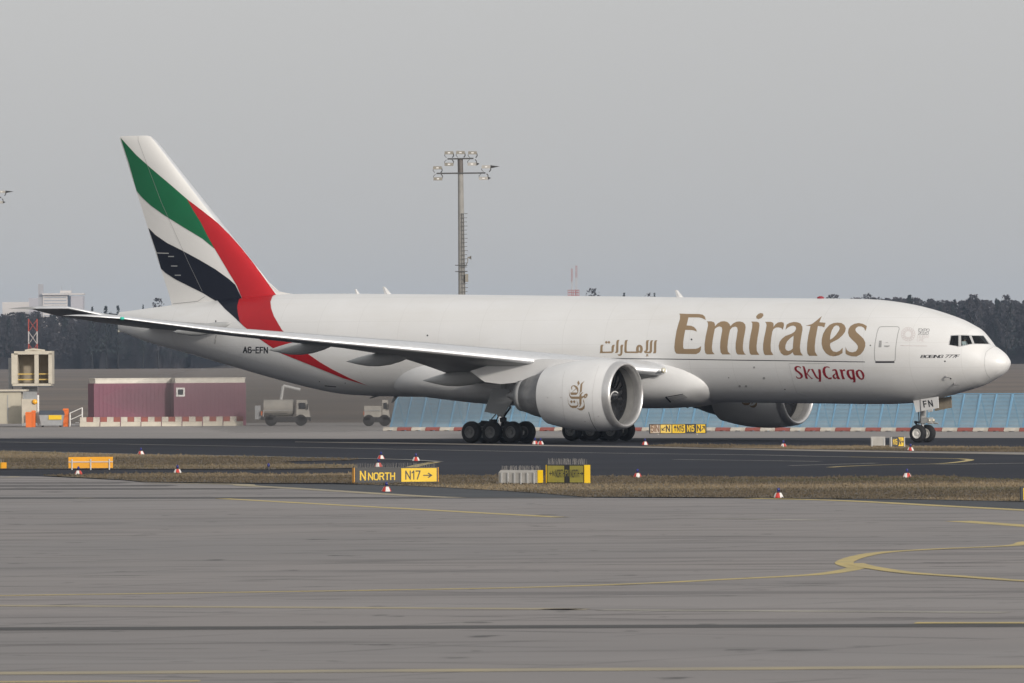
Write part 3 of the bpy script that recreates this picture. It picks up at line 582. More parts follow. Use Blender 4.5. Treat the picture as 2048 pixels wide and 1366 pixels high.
# ---- fin
def fin_edge(px, py): p = at_y(px, py, 0); return p.x, p.z
Ft = [(8.0, *[-18.9, -27.4]), (9.06, -19.75, -27.75), (11, -21.57, -28.50), (14, -24.42, -29.63), (17, -27.27, -30.76), (18.45, -28.65, -31.31), (18.78, -29.05, -31.42), (18.84, -29.4, -31.2)]
rings = []
for z, xl, xt in Ft:
    xt -= .07; ch = xl - xt; th = (1.02 - (z - 8) * .062) / max(ch, .1) if z < 18.6 else .05
    rings.append([(xl - u * ch, yy * th * ch, z) for u, yy in [(a, b) if i <= len(AF) // 2 else (a, -AF[len(AF) - 1 - i][1]) for i, (a, b) in enumerate(AF)]])
nfin = len(AF)
fin = MB().loft(rings, 0, True, lambda i, j: 1 if (AF[min(j, nfin - 1)][0] + AF[(j + 1) % nfin][0]) / 2 < .02 else 0).build('vertical_stabilizer', [m_finp, m_alu], plane, smooth=True, auto=60)
mb = MB(); D = [(-18.0, 8.93, .02), (-18.8, 9.02, .06), (-19.6, 9.16, .10), (-20.4, 9.75, .13), (-20.9, 10.3, .12), (-21.3, 10.72, .08)]
mb.loft([[(x, -w_, 8.7), (x, w_, 8.7), (x, w_ * .5, z), (x, -w_ * .5, z)] for x, z, w_ in D]); mb.build('dorsal_fillet', m_finp, fin, smooth=True, auto=40)
BF = bvh_of(fin); z2 = Z((200, 240), 3.415)
decal('green_band', [[z2(P('142,122 250,240 350,330 480,440 595,540 640,620 690,700 735,790 785,880 700,810 560,725 440,650 350,585 290,530 252,485 197,290'))]], BF, m_green, fin, 4, .02)
decal('red_band', [[z2(P('595,540 700,620 800,700 880,780 960,870 1040,970 1120,1080 1205,1200 1215,1240 985,1250 935,1130 880,1040 785,880 735,790 690,700 640,620'))]], BF, m_red, fin, 4, .02)
decal('black_band', [[z2(P('331,735 380,785 460,840 560,890 680,955 790,1020 880,1085 925,1125 985,1250 815,1250 700,1180 600,1130 520,1090 450,1045 418,1015 388,905'))]], BF, m_blk, fin, 4, .02)
line_decal('rudder_gap', z2(P('262,110 262,140 420,560 600,960 700,1170')), .5, BF, m_outline, fin, .026)
line_decal('rudder_tab_gap', z2(P('386,908 470,910')), 1.4, BF, m_ltgrey, fin, .028)
for q in ('470,932 505,932', '490,997 528,997', '515,1060 552,1060'):
    line_decal('hinge_mark', z2(P(q)), 2.0, BF, m_grey, fin, .028)
line_decal('fin_root_gap', z2(P('500,1255 600,1245 670,1238 718,1205')), .9, BF, m_outline, fin, .026)
# ---- engines
EX, EZ = 11.62, 2.84
def engine(Yc):
    outer = [(-.0, 1.795), (-.03, 1.86), (-.12, 1.92), (-.30, 1.965), (-.62, 2.01), (-1.3, 2.08), (-2.2, 2.10), (-3.2, 2.05), (-4.2, 1.91), (-5.2, 1.69)]
    outer = [tuple(p) for p in catmull(outer, 3)]; spl = max(d for d, r in outer if d <= -.42)
    en = MB().lathe([(d, r) for d, r in outer if d <= spl], (EX, Yc, EZ), 'x', 64, 0, caps=False).build('engine', m_engp, plane, smooth=True)
    bn = bvh_of(en)
    MB().lathe([(-.55, 1.655), (-.25, 1.68), (-.10, 1.71), (-.02, 1.755)] + [(d, r) for d, r in outer if d >= spl], (EX, Yc, EZ), 'x', 64, 0, caps=False).build('inlet_lip', m_lip, en, smooth=True)
    MB().lathe([(-.5, 1.66), (-.9, 1.65), (-1.02, 1.655)], (EX, Yc, EZ), 'x', 64, 0, caps=False).build('inlet_barrel', m_barrel, en, smooth=True)
    MB().lathe([(-1.02, 1.66), (-1.36, 1.66), (-1.38, .01)], (EX, Yc, EZ), 'x', 48, 0, caps=False).build('fan_backing', m_dark, en)
    mb = MB()
    for k in range(22):
        a = 2 * math.pi * k / 22; rg = []
        for r, tw, ch in ((.5, .35, .30), (.9, .6, .36), (1.3, .85, .40), (1.63, 1.05, .42)):
            a2 = a + .18 * r; c_, s_ = math.cos(a2), math.sin(a2); tx, ty = -s_, c_
            dx, dt = ch / 2 * math.cos(tw), ch / 2 * math.sin(tw)
            rg.append([(EX - 1.27 + dx, Yc + r * c_ + tx * dt, EZ + r * s_ + ty * dt), (EX - 1.27 - dx, Yc + r * c_ - tx * dt, EZ + r * s_ - ty * dt)])
        for q0, q1 in zip(rg[:-1], rg[1:]): mb.add(q0 + q1, [(0, 1, 3, 2)])
    mb.build('fan_blades', m_blade, en, fix=False)
    sp_ = MB().lathe([(-.55, .02), (-.68, .15), (-.9, .33), (-1.2, .48), (-1.4, .52)], (EX, Yc, EZ), 'x', 24).build('spinner', m_blade, en, smooth=True)
    mb = MB()
    sw = [(EX - .66 - .045 * i, Yc + (.15 + .032 * i) * math.cos(.9 + i * .42), EZ + (.15 + .032 * i) * math.sin(.9 + i * .42)) for i in range(9)]
    mb.path(sw, .035, 5).build('spinner_swirl', m_paint, en)
    MB().lathe([(-4.3, 1.72), (-5.0, 1.42), (-5.6, 1.36), (-6.3, 1.2), (-6.9, 1.0)], (EX, Yc, EZ), 'x', 48, 0).build('core_cowl', m_core, en, smooth=True)
    MB().lathe([(-6.9, .99), (-7.3, .92)], (EX, Yc, EZ), 'x', 40).build('exhaust_nozzle', m_grey, en, smooth=True)
    MB().lathe([(-6.9, .62), (-7.6, .45), (-8.3, .1)], (EX, Yc, EZ), 'x', 24).build('exhaust_plug', m_core, en, smooth=True)
    # pylon: outline in the vertical plane, thickened with a taper
    s0 = math.copysign(1, Yc)
    py = [at_y(x, y, -9.61) for x, y in ((1195, 722), (1140, 719), (1090, 718), (1040, 722), (985, 730), (946, 742), (976, 764), (1008, 768), (1048, 764), (1080, 762), (1120, 745), (1180, 735))]
    mb = MB(); n = len(py); w3 = .34
    mb.add([(p.x, Yc - w3, p.z) for p in py] + [(p.x, Yc + w3, p.z) for p in py], [tuple(range(n)), tuple(range(2 * n - 1, n - 1, -1))] + [(i, (i + 1) % n, n + (i + 1) % n, n + i) for i in range(n)])
    mb.build('pylon', m_engp, en)
    return en, bn
e1, b1 = engine(-9.61); e2, b2 = engine(9.61)
zD = Z((1120, 750), 17.07)
LOGO = ['640,190 680,295 645,330 600,390 610,330 592,255', '850,200 790,270 765,320 745,560 690,610 620,675 680,590 690,430 705,310 760,260',
        '410,520 375,440 395,390 440,355 500,350 560,375 600,410 630,470 630,560 610,620 560,675 400,682 365,660 358,595 590,600 600,560 560,470 420,590 410,585 545,455 500,400 450,375 415,410 415,460',
        '310,480 330,640 350,700 400,735 660,735 680,660 740,600 800,590 740,650 735,730 810,710 850,650 900,630 945,645 945,700 910,770 850,800 815,760 740,810 735,980 700,1060 640,1105 680,1020 665,960 665,815 400,815 350,770 318,690|870,690 900,720 880,745 855,715',
        '395,855 440,910 400,970 345,905', '490,855 530,910 495,970 445,905', '265,735 290,940 330,1010 390,1045 560,1045 610,1010 590,930 565,860 620,960 630,1020 600,1080 550,1125 420,1125 350,1080 300,1000 275,900',
        '790,815 830,920 850,1080 830,1150 760,1205 680,1205 620,1170 575,1130 680,1140 760,1110 810,1050 825,970 790,890']
decal('calligraphic_emblem', [[zD(P(q)) for q in L.split('|')] for L in LOGO], b1, m_gold, e1, 2, .009)
decal('calligraphic_emblem', [[[(x + 344.5, y - 5.5) for x, y in zD(P(q))] for q in L.split('|')] for L in LOGO], b2, m_gold, e2, 2, .009)
z5 = Z((1000, 660), 4.876)
line_decal('cowl_seam', z5(P('633,400 612,480 605,640 620,800 640,920')), .5, b1, m_ltgrey, e1)
line_decal('cowl_seam', z5(P('965,350 930,450 900,620 905,780 930,930')), .5, b1, m_ltgrey, e1)
line_decal('cowl_latch', z5(P('865,800 885,870 910,925 942,978')), .8, b1, m_black, e1)
for q in ((590, 658), (460, 660), (825, 890), (955, 840)): line_decal('cowl_port', z5([q, (q[0] + 10, q[1])]), 1.6, b1, m_ltgrey, e1)
# ---- landing gear
def wheel(parent, x, y, r, wd, rim, m2):
    t = MB().lathe([(-wd / 2, r * .55), (-wd / 2, r * .78), (-wd * .44, r * .90), (-wd * .28, r * .985), (-wd * .15, r), (-.02, r), (-.015, r * .985), (.015, r * .985), (.02, r), (wd * .15, r), (wd * .28, r * .985), (wd * .44, r * .90), (wd / 2, r * .78), (wd / 2, r * .55)], (x, y, r), 'y', 36, 0, caps=False).build('tyre', m_tyre, parent, smooth=True)
    mb = MB()
    for s in (-1, 1):
        mb.lathe([(s * wd * .46, r * .56), (s * wd * .50, r * .53), (s * wd * .50, r * .46), (s * wd * .40, r * .42), (s * wd * .36, r * .22), (s * wd * .46, r * .18), (s * wd * .47, .01)], (x, y, r), 'y', 28, 0, caps=False)
        for k in range(8):
            a = k * math.pi / 4; mb.lathe([(s * wd * .38, .035), (s * wd * .40, .03)], (x + math.sin(a) * r * .32, y, r + math.cos(a) * r * .32), 'y', 6)
    mb.build('wheel_rim', m2, parent, smooth=True, auto=40)
for s in (-1, 1):
    g = MB().bar((0, s * 5.49, .62), (.15, s * 5.35, 2.0), .13, n=14, m=1).bar((.1, s * 5.37, 1.55), (.35, s * 5.1, 4.3), .24, .26, n=16).build('main_gear', [m_strut, m_chrome], plane, smooth=True, auto=40)
    MB().hexa([(-1.75, s * 5.49 - .14, .5), (1.75, s * 5.49 - .14, .5), (1.75, s * 5.49 + .14, .5), (-1.75, s * 5.49 + .14, .5)], [(-1.6, s * 5.49 - .12, .82), (1.6, s * 5.49 - .12, .82), (1.6, s * 5.49 + .12, .82), (-1.6, s * 5.49 + .12, .82)]).build('bogie_beam', m_strut, g)
    for ax in (-1.45, 0, 1.45):
        MB().bar((ax, s * 5.49 - .7, .645), (ax, s * 5.49 + .7, .645), .09, n=10).build('axle', m_strut, g)
        for q in (-.70, .70): wheel(g, ax, s * 5.49 + q, .645, .50, None, m_rim)
    MB().bar((.2, s * 5.3, 2.0), (2.7, s * 5.1, 3.6), .09, .10, n=10).bar((.2, s * 5.3, 1.5), (.75, s * 5.35, 2.1), .06, n=8).bar((.75, s * 5.35, 2.1), (.3, s * 5.2, 2.7), .06, n=8).build('drag_brace', m_hose, g)
    mb = MB(); mb.path([(-1.5, s * 5.3, .95), (-1.35, s * 5.3, 1.3), (-.9, s * 5.35, 1.28), (-.3, s * 5.4, 1.2), (0, s * 5.4, 1.7)], .035).path([(.35, s * 5.4, 1.0), (.4, s * 5.4, 1.5), (.2, s * 5.4, 1.9)], .03).path([(-.35, s * 5.6, .9), (-.5, s * 5.6, 1.35), (-.15, s * 5.55, 1.7)], .03).build('hydraulic_hose', m_hose, g)
    MB().box(-.55, -.2, s * 5.49 - .18, s * 5.49 + .18, 1.15, 1.4).box(.15, .45, s * 5.45 - .15, s * 5.45 + .15, 1.25, 1.5).build('brake_manifold', m_hose, g)
    dp = [at_y(x, y, -5.95) for x, y in ((985, 777), (1019, 779), (1026, 798), (1006, 831.7), (968.6, 823.5), (975, 805))]
    MB().plate([(p.x, s * 5.95, p.z) for p in dp], (0, s * -.06, 0)).build('gear_door', m_grey, g)
    ip = [(-1.6, 3.2), (2.4, 2.9), (2.2, 2.55), (-1.3, 2.6)]
ng = MB().bar((25.88, 0, .5), (25.88, 0, 1.35), .10, n=14, m=1).bar((25.88, 0, 1.1), (26.0, 0, 2.7), .17, .2, n=16).build('nose_gear', [m_strut, m_chrome], plane, smooth=True, auto=40)
MB().bar((25.88, -.55, .52), (25.88, .55, .52), .07, n=10).build('axle', m_strut, ng)
for q in (-.52, .52): wheel(ng, 25.88, q, .52, .40, None, m_rimw)
MB().bar((25.8, 0, 1.15), (25.35, 0, 1.2), .06, n=8).bar((25.35, 0, 1.2), (25.78, 0, .72), .06, n=8).build('torque_link', m_hose, ng)
MB().box(25.95, 26.45, -.28, .28, 1.12, 1.45).bar((26.4, -.3, 1.15), (26.75, -.3, 1.1), .05).bar((26.4, .3, 1.15), (26.75, .3, 1.1), .05).build('steering_unit', m_strut, ng)
MB().bar((25.75, -.2, 1.0), (25.72, -.18, 2.4), .025).bar((25.6, .1, 1.1), (25.5, .1, 2.3), .025).build('hydraulic_hose', m_hose, ng)
for yy in (-.24, .24): MB().lathe([(-.06, .09), (.02, .10), (.05, .04)], (26.5, yy, 1.28), 'x', 12).build('taxi_light', m_lamp, ng, smooth=True)
z8 = Z((1790, 780), 11.385)
NB = None
for s in (-1, 1):
    p = [at_y(x, y, -.78) for x, y in z8(P('583,212 978,148 992,408 600,482'))]
    d1 = MB().plate([(q.x, s * .78, q.z) for q in p], (0, s * -.05, 0)).build('gear_door', m_paint if s < 0 else mat('door_lining', (.36, .31, .24), .6, var=.3, scale=3), ng)
    p = [at_y(x, y, -.72) for x, y in z8(P('415,245 578,215 578,490 480,512'))]
    MB().plate([(q.x, s * .72, q.z) for q in p], (0, s * -.05, 0)).build('gear_door', m_paint, ng)
    if s < 0: NB = bvh_of(d1); nd = d1
text_decal('door_letters', 'FN', z8([(668, 388)])[0], (1, -.10), (-2.2, -11.5), .19, m_black, ng, NB, .42, 17)
# ================================================================ THINGS ON THE AIRFIELD
m_sy = mat('sign_yellow', (.80, .52, .012), .5, var=.08, scale=3)
m_so = mat('sign_orange', (.80, .36, .015), .55, var=.1, scale=3)
m_sk = mat('sign_black', (.03, .03, .032), .5, var=.2, scale=3)
m_sol = mat('sign_olive', (.34, .30, .06), .7, var=.15, scale=4)  # plain olive tone on the faces, duller than the yellow end caps
m_sgrey = mat('sign_back_grey', (.42, .40, .37), .6, var=.2, scale=3)
m_post = mat('galvanised_post', (.55, .55, .54), .5, metal=.3, var=.15, scale=4)
m_spike = mat('spike_wire', (.34, .32, .30), .5, metal=.4)
m_white = mat('plain_white', (.78, .76, .73), .5, var=.12, scale=3)
m_redp = mat('plain_red', (.55, .045, .03), .5, var=.15, scale=3)
m_blue = mat('blue_lens', (.015, .02, .16), .2)
m_blackp = mat('black_plastic', (.02, .02, .022), .5)
def shift(mb, b): mb.v = [(x - b[0], y - b[1], z - b[2]) for x, y, z in mb.v]; return mb
def sign_text(text, x0, z0, size, wd, y, m, parent, width, gap=.24, slant=0):
    _, tot = strokes(text, (0, 0), (1, 0), (0, 1), wd, gap); k = width / tot
    Q, _ = strokes(text, (x0, z0), (k, 0), (slant, size), wd, gap)
    loops = [[tuple(p) for p in q] for q in Q]; v, f = fill(loops, 5, True)
    return MB().add([(p.x, y, p.y) for p in v], f).build('sign_text', m, parent, fix=False)
def spikes(parent, x0, x1, z, h, depth, n, seed):
    r = random.Random(seed); mb = MB()
    for i in range(n):
        x = x0 + (x1 - x0) * (i + .5) / n + r.uniform(-.01, .01); y = r.uniform(-depth / 2, depth / 2)
        mb.bar((x, y, z), (x + r.uniform(-.03, .03), y + r.uniform(-.03, .03), z + h * r.uniform(.75, 1)), .0065, .004, n=3)
    return tag(mb.build('bird_spikes', m_spike, parent, fix=False), kind='stuff')
def sign(name, label, pcx, by, yaw, panels, h, depth, z0=.06, endm=m_sy, group='taxiway guidance signs'):
    """panels: (width, face material, [(text, x, z, size, width, stroke, material)])"""
    base = ground(pcx, by); e = empty(name, (base.x, base.y, 0.03), R(yaw)); tag(e, label, 'sign', group)
    W = sum(p[0] for p in panels); x = -W / 2
    MB().box(-W / 2 - .02, W / 2 + .02, -depth / 2 + .02, depth / 2, z0 - .02, z0 + h + .02).build('cabinet', m_sk, e)
    for k, (wd, fm, texts) in enumerate(panels):
        MB().box(x + .03, x + wd - .03, -depth / 2, -depth / 2 + .05, z0 + .02, z0 + h - .02).build('panel', fm, e)
        for t, tx, tz, sz, tw, st, tm_ in texts: sign_text(t, x + tx, z0 + tz, sz, st, -depth / 2 - .004, tm_, e, tw)
        x += wd
    for s in (-1, 1): MB().box(s * (W / 2 + .022), s * (W / 2 + .05), -depth / 2, depth / 2 + .01, z0 - .01, z0 + h + .01).build('end_cap', endm, e)
    for s in (-1, 1): MB().box(s * W * .35 - .04, s * W * .35 + .04, -.05, .05, -.05, z0).build('leg', m_post, e)
    return e, W
e, W = sign('taxiway_sign', 'black N NORTH panel beside yellow N17 arrow panel', 791, 968, 14, [(1.92, m_sk, [('N', .22, .12, .34, .20, .17, m_sy), ('NORTH', .56, .12, .27, 1.10, .17, m_sy)]), (1.56, m_sy, [('N17', .22, .13, .33, .60, .15, m_sk), ('>', .98, .16, .24, .33, .17, m_sk)])], .60, .34, .04, m_so)
spikes(e, -W / 2, W / 2, .66, .20, .3, 110, 4)
e, W = sign('taxiway_sign', 'dull olive sign with two NORTH arrow panels and bright yellow end', 1136, 969.5, -33, [(.86, m_sol, [('<N', .14, .28, .20, .22, .16, m_sk), ('NORTH', .42, .24, .28, .44, .16, m_sk)]), (.22, m_sk, [('PI', .04, .28, .24, .14, .14, m_sol)]), (.70, m_sol, [('NORTH', .08, .24, .28, .40, .16, m_sk), ('>', .53, .30, .16, .14, .2, m_sk)])], .72, .42, .05)
spikes(e, -W / 2, W / 2, .80, .26, .36, 80, 5)
# sign backs
def sign_back(label, pcx, by, yaw, W, h, depth, fm, rail, posts, endm, spike, name='sign_back', z0=.05):
    base = ground(pcx, by); e = empty(name, (base.x, base.y, .03), R(yaw)); tag(e, label, 'sign', 'taxiway guidance signs')
    mb = MB(); mb.add([(x, y, z) for x in (-W / 2, W / 2) for y, z in ((-depth / 2, z0), (-depth / 2, z0 + h * .82), (-depth * .1, z0 + h), (depth / 2, z0 + h), (depth / 2, z0))], [(0, 1, 6, 5), (1, 2, 7, 6), (2, 3, 8, 7), (3, 4, 9, 8), (4, 0, 5, 9), (4, 3, 2, 1, 0), (5, 6, 7, 8, 9)]); mb.build('cabinet', fm, e)
    for i in range(posts):
        x = -W / 2 + W * (.08 + .84 * i / max(1, posts - 1)); MB().box(x - .028, x + .028, -depth / 2 - .05, -depth / 2 - .003, -.06, z0 + h * .8).build('post', m_post, e)
    if rail: MB().box(-W / 2, W / 2, -depth / 2 - .03, -depth / 2 - .003, z0 + h * .52, z0 + h * .60).build('rail', m_post, e)
    if endm: MB().box(W / 2 + .003, W / 2 + .04, -depth / 2, depth / 2, z0, z0 + h).build('end_cap', endm, e)
    if spike: spikes(e, -W / 2, W / 2, z0 + h, .2, depth * .8, spike, 6)
    return e
sign_back('plain orange sign back with three grey posts on dry grass', 181.5, 939.5, 3, 2.08, .52, .2, m_so, True, 3, None, 0)
sign_back('grey ribbed sign back with bright yellow end beside olive sign', 1041, 969.5, -32, 1.86, .52, .38, m_sgrey, False, 6, m_sy, 70)
sign_back('olive sign end with orange-yellow cap at the grass strip', -14, 940, -33, 1.2, .28, .42, m_sol, False, 0, m_so, 30)
e, W = sign('taxiway_sign', 'row of five small panels reading N, N15 and N before blast fence', 1355.5, 869, 2, [(.66, mat('faded_striped_panel', (.42, .30, .18), .6, col2=(.62, .56, .5), scale=6), [('5IN', .08, .12, .40, .48, .2, mat('faded_brown', (.2, .11, .06), .6))]), (.76, mat('pale_yellow', (.74, .52, .10), .5), [('\\', .12, .18, .24, .2, .2, m_sk), ('N', .40, .13, .36, .2, .2, m_sk)]), (.88, m_sy, [('^', .14, .16, .32, .13, .22, m_sk), ('N15', .34, .13, .36, .42, .2, m_sk)]), (.66, m_sk, [('N15', .12, .13, .36, .42, .2, m_sy)]), (.64, m_sy, [('N', .10, .13, .36, .2, .2, m_sk), ('/', .38, .16, .30, .18, .2, m_sk)])], .58, .22, .05, m_sk)
e, W = sign('taxiway_sign', 'small black and yellow N16 arrow sign near the nose wheel', 1794.5, 895.5, 20, [(.34, m_sk, [('N16', .05, .12, .28, .24, .16, m_sy)]), (.36, m_sy, [('N', .05, .12, .30, .12, .22, m_sk), ('>', .19, .18, .16, .12, .24, m_sk)])], .52, .28, .04, m_white)
sign_back('small plain grey sign back on thin grass strip near nose wheel', 1756, 894, 0, .80, .50, .22, m_sgrey, False, 2, None, 0)
sign('taxiway_sign', 'yellow sign with dark edge on the verge past the marker cones', 2066, 1004.5, 6, [(.8, m_sy, [])], .46, .3, .04, m_sk)
# ---- edge markers
mk0 = empty('edge_marker')
for k in range(6):
    mb = MB(); a0, a1 = k * math.pi / 3 + .5, (k + 1) * math.pi / 3 + .5; pr = [(.19, .0), (.19, .03), (.12, .17), (.10, .19)]
    mb.add([(r * math.cos(a), r * math.sin(a), z) for r, z in pr for a in (a0, (a0 + a1) / 2, a1)] + [(0, 0, .19)], [(3 * i + j, 3 * i + j + 1, 3 * i + j + 4, 3 * i + j + 3) for i in range(3) for j in (0, 1)] + [(9, 10, 12), (10, 11, 12)])
    mb.build('cone_segment', m_redp if k % 2 else m_white, mk0)
MB().lathe([(.19, .05), (.21, .055), (.24, .05)], (0, 0, 0), 'z', 12).build('collar', m_blackp, mk0)
MB().lathe([(.24, .05), (.30, .06), (.35, .05), (.38, .02)], (0, 0, 0), 'z', 12).build('lamp', m_blue, mk0, smooth=True)
MK = [(282, 910, 'on the pale painted edge above the orange sign'), (157, 950.5, 'just in front of the orange sign back'), (355, 947.5, 'on the narrow road right of the orange sign back'), (762, 919, 'behind the black N NORTH sign, farther of its pair'), (757, 934.5, 'just above the black N NORTH sign, nearer of its pair'),
      (832, 922.5, 'by the yellow chevron behind the N17 panel'), (773, 984, 'on the asphalt wedge below the NORTH sign'), (1070, 889, 'right beside the tyres of the main gear under the engine'), (1081, 889.5, 'second of two touching cones beside the main gear tyres'), (1290, 890.5, 'on the pale edge strip before the row of five panels'), (1567, 895, 'on the thin grass strip below the far engine'),
      (1821, 902.5, 'on the thin grass strip right of the small N16 sign'), (1275, 956, 'atop the verge right of the olive sign'), (1814, 956, 'atop the verge below the nose wheel'), (1557, 997, 'at the bottom edge of the verge by the apron')]
for i, (x, y, lb) in enumerate(MK):
    o = mk0 if i == 0 else copy_tree(mk0); p = ground(x, y); o.location = (p.x, p.y, .02); o.rotation_euler = (0, 0, (i * 1.37) % 6.28)
    tag(o, 'red and white marker cone ' + lb, 'marker', 'taxiway edge marker cones')
p = ground(537, 940.5); lp = empty('edge_light', (p.x, p.y, .02)); tag(lp, 'small bare blue edge lamp between the two grass strips', 'lamp')
MB().lathe([(0, .10), (.04, .10), (.06, .06), (.14, .05)], (0, 0, 0), 'z', 12).build('base', m_blackp, lp); MB().lathe([(.14, .05), (.22, .07), (.28, .05), (.31, .01)], (0, 0, 0), 'z', 12).build('lens', m_blue, lp, smooth=True)
# ---- blast fence and its foot blocks, both parallel to the taxiway
m_fblue = mat('fence_blue', (.20, .39, .56), .5, var=.12, scale=1.2)
m_slat = mat('fence_slat', (.155, .335, .49), .55, col2=(.30, .44, .53), scale=.45, detail=6)  # paler mottling painted in for whitish reflections and see-through gaps
fa, fb = ground(768.7, 861.8), ground(2048, 863.2); fd = (fb - fa).normalized(); fn = Vector((-fd.y, fd.x, 0))   # fn points away from the taxiway
if fn.y < 0: fn = -fn
fang = math.atan2(fd.y, fd.x); bay = 1.235; nb = 62
fe0 = empty('blast_fence', fa + fn * .5 + fd * .15, fang); tag(fe0, 'long leaning light blue louvred blast fence behind the airplane', 'fence')
def louvre():
    mb = MB()
    for i in range(25):
        u = (i + .5) / 25; z = .22 + u * 2.18; y = u * .88
        mb.hexa([(.05, y - .035, z - .03), (bay - .05, y - .035, z - .03), (bay - .05, y + .0, z - .038), (.05, y + .0, z - .038)], [(.05, y + .012, z + .028), (bay - .05, y + .012, z + .028), (bay - .05, y + .04, z + .02), (.05, y + .04, z + .02)])
    return mb.build('louvre_panel', m_slat, fe0)
lv = tag(louvre(), kind='stuff')
pt = {}
for wide in (0, 1):
    w_ = .055 if wide else .032; pt[wide] = MB().hexa([(-w_, -.10, .0), (w_, -.10, .0), (w_, .02, .0), (-w_, .02, .0)], [(-w_, .80, 2.45), (w_, .80, 2.45), (w_, .95, 2.45), (-w_, .95, 2.45)]).build('post', m_fblue, fe0)
pt[1].location.x = 0; pt[0].location.x = bay
for i in range(nb):
    if i: c = lv.copy(); COL.objects.link(c); c.location.x = i * bay; c.name = 'louvre_panel'
    if i > 1: c = pt[(i + 1) % 2].copy(); COL.objects.link(c); c.location.x = i * bay
MB().box(-.05, nb * bay, -.09, .0, .10, .20).build('bottom_rail', m_fblue, fe0); MB().box(-.05, nb * bay, .86, .93, 2.42, 2.50).build('top_rail', m_fblue, fe0)
for i in range(0, nb, 2):
    MB().bar((i * bay, .9, 2.3), (i * bay, 1.9, .0), .05, n=6).build('brace', m_fblue, fe0)
for k, ux in enumerate((.80, .86)): pass
m_bw = mat('block_white', (.66, .61, .53), .8, col2=(.45, .40, .34), scale=2.0); m_br = mat('block_red', (.36, .105, .085), .8, col2=(.26, .10, .08), scale=2.0)
blk = {}
for i in range(60):
    cidx = i % 2
    if i < 2:
        o = MB().hexa([(.0, -.20, .05), (1.16, -.20, .05), (1.16, .20, .05), (.0, .20, .05)], [(.02, -.12, .26), (1.14, -.12, .26), (1.14, .12, .26), (.02, .12, .26)]).box(.02, .36, -.18, .18, 0, .05).box(.80, 1.14, -.18, .18, 0, .05).build('barrier_block', m_br if cidx else m_bw); blk[cidx] = o
    else: o = blk[cidx].copy(); COL.objects.link(o)
    o.location = fa + fd * (1.185 * i); o.rotation_euler = (0, 0, fang + random.uniform(-.008, .008))
    tag(o, ('faded red' if cidx else 'dirty white') + ' concrete block in the row at the foot of the blast fence', 'barrier', ('red' if cidx else 'white') + ' blocks along the blast fence')
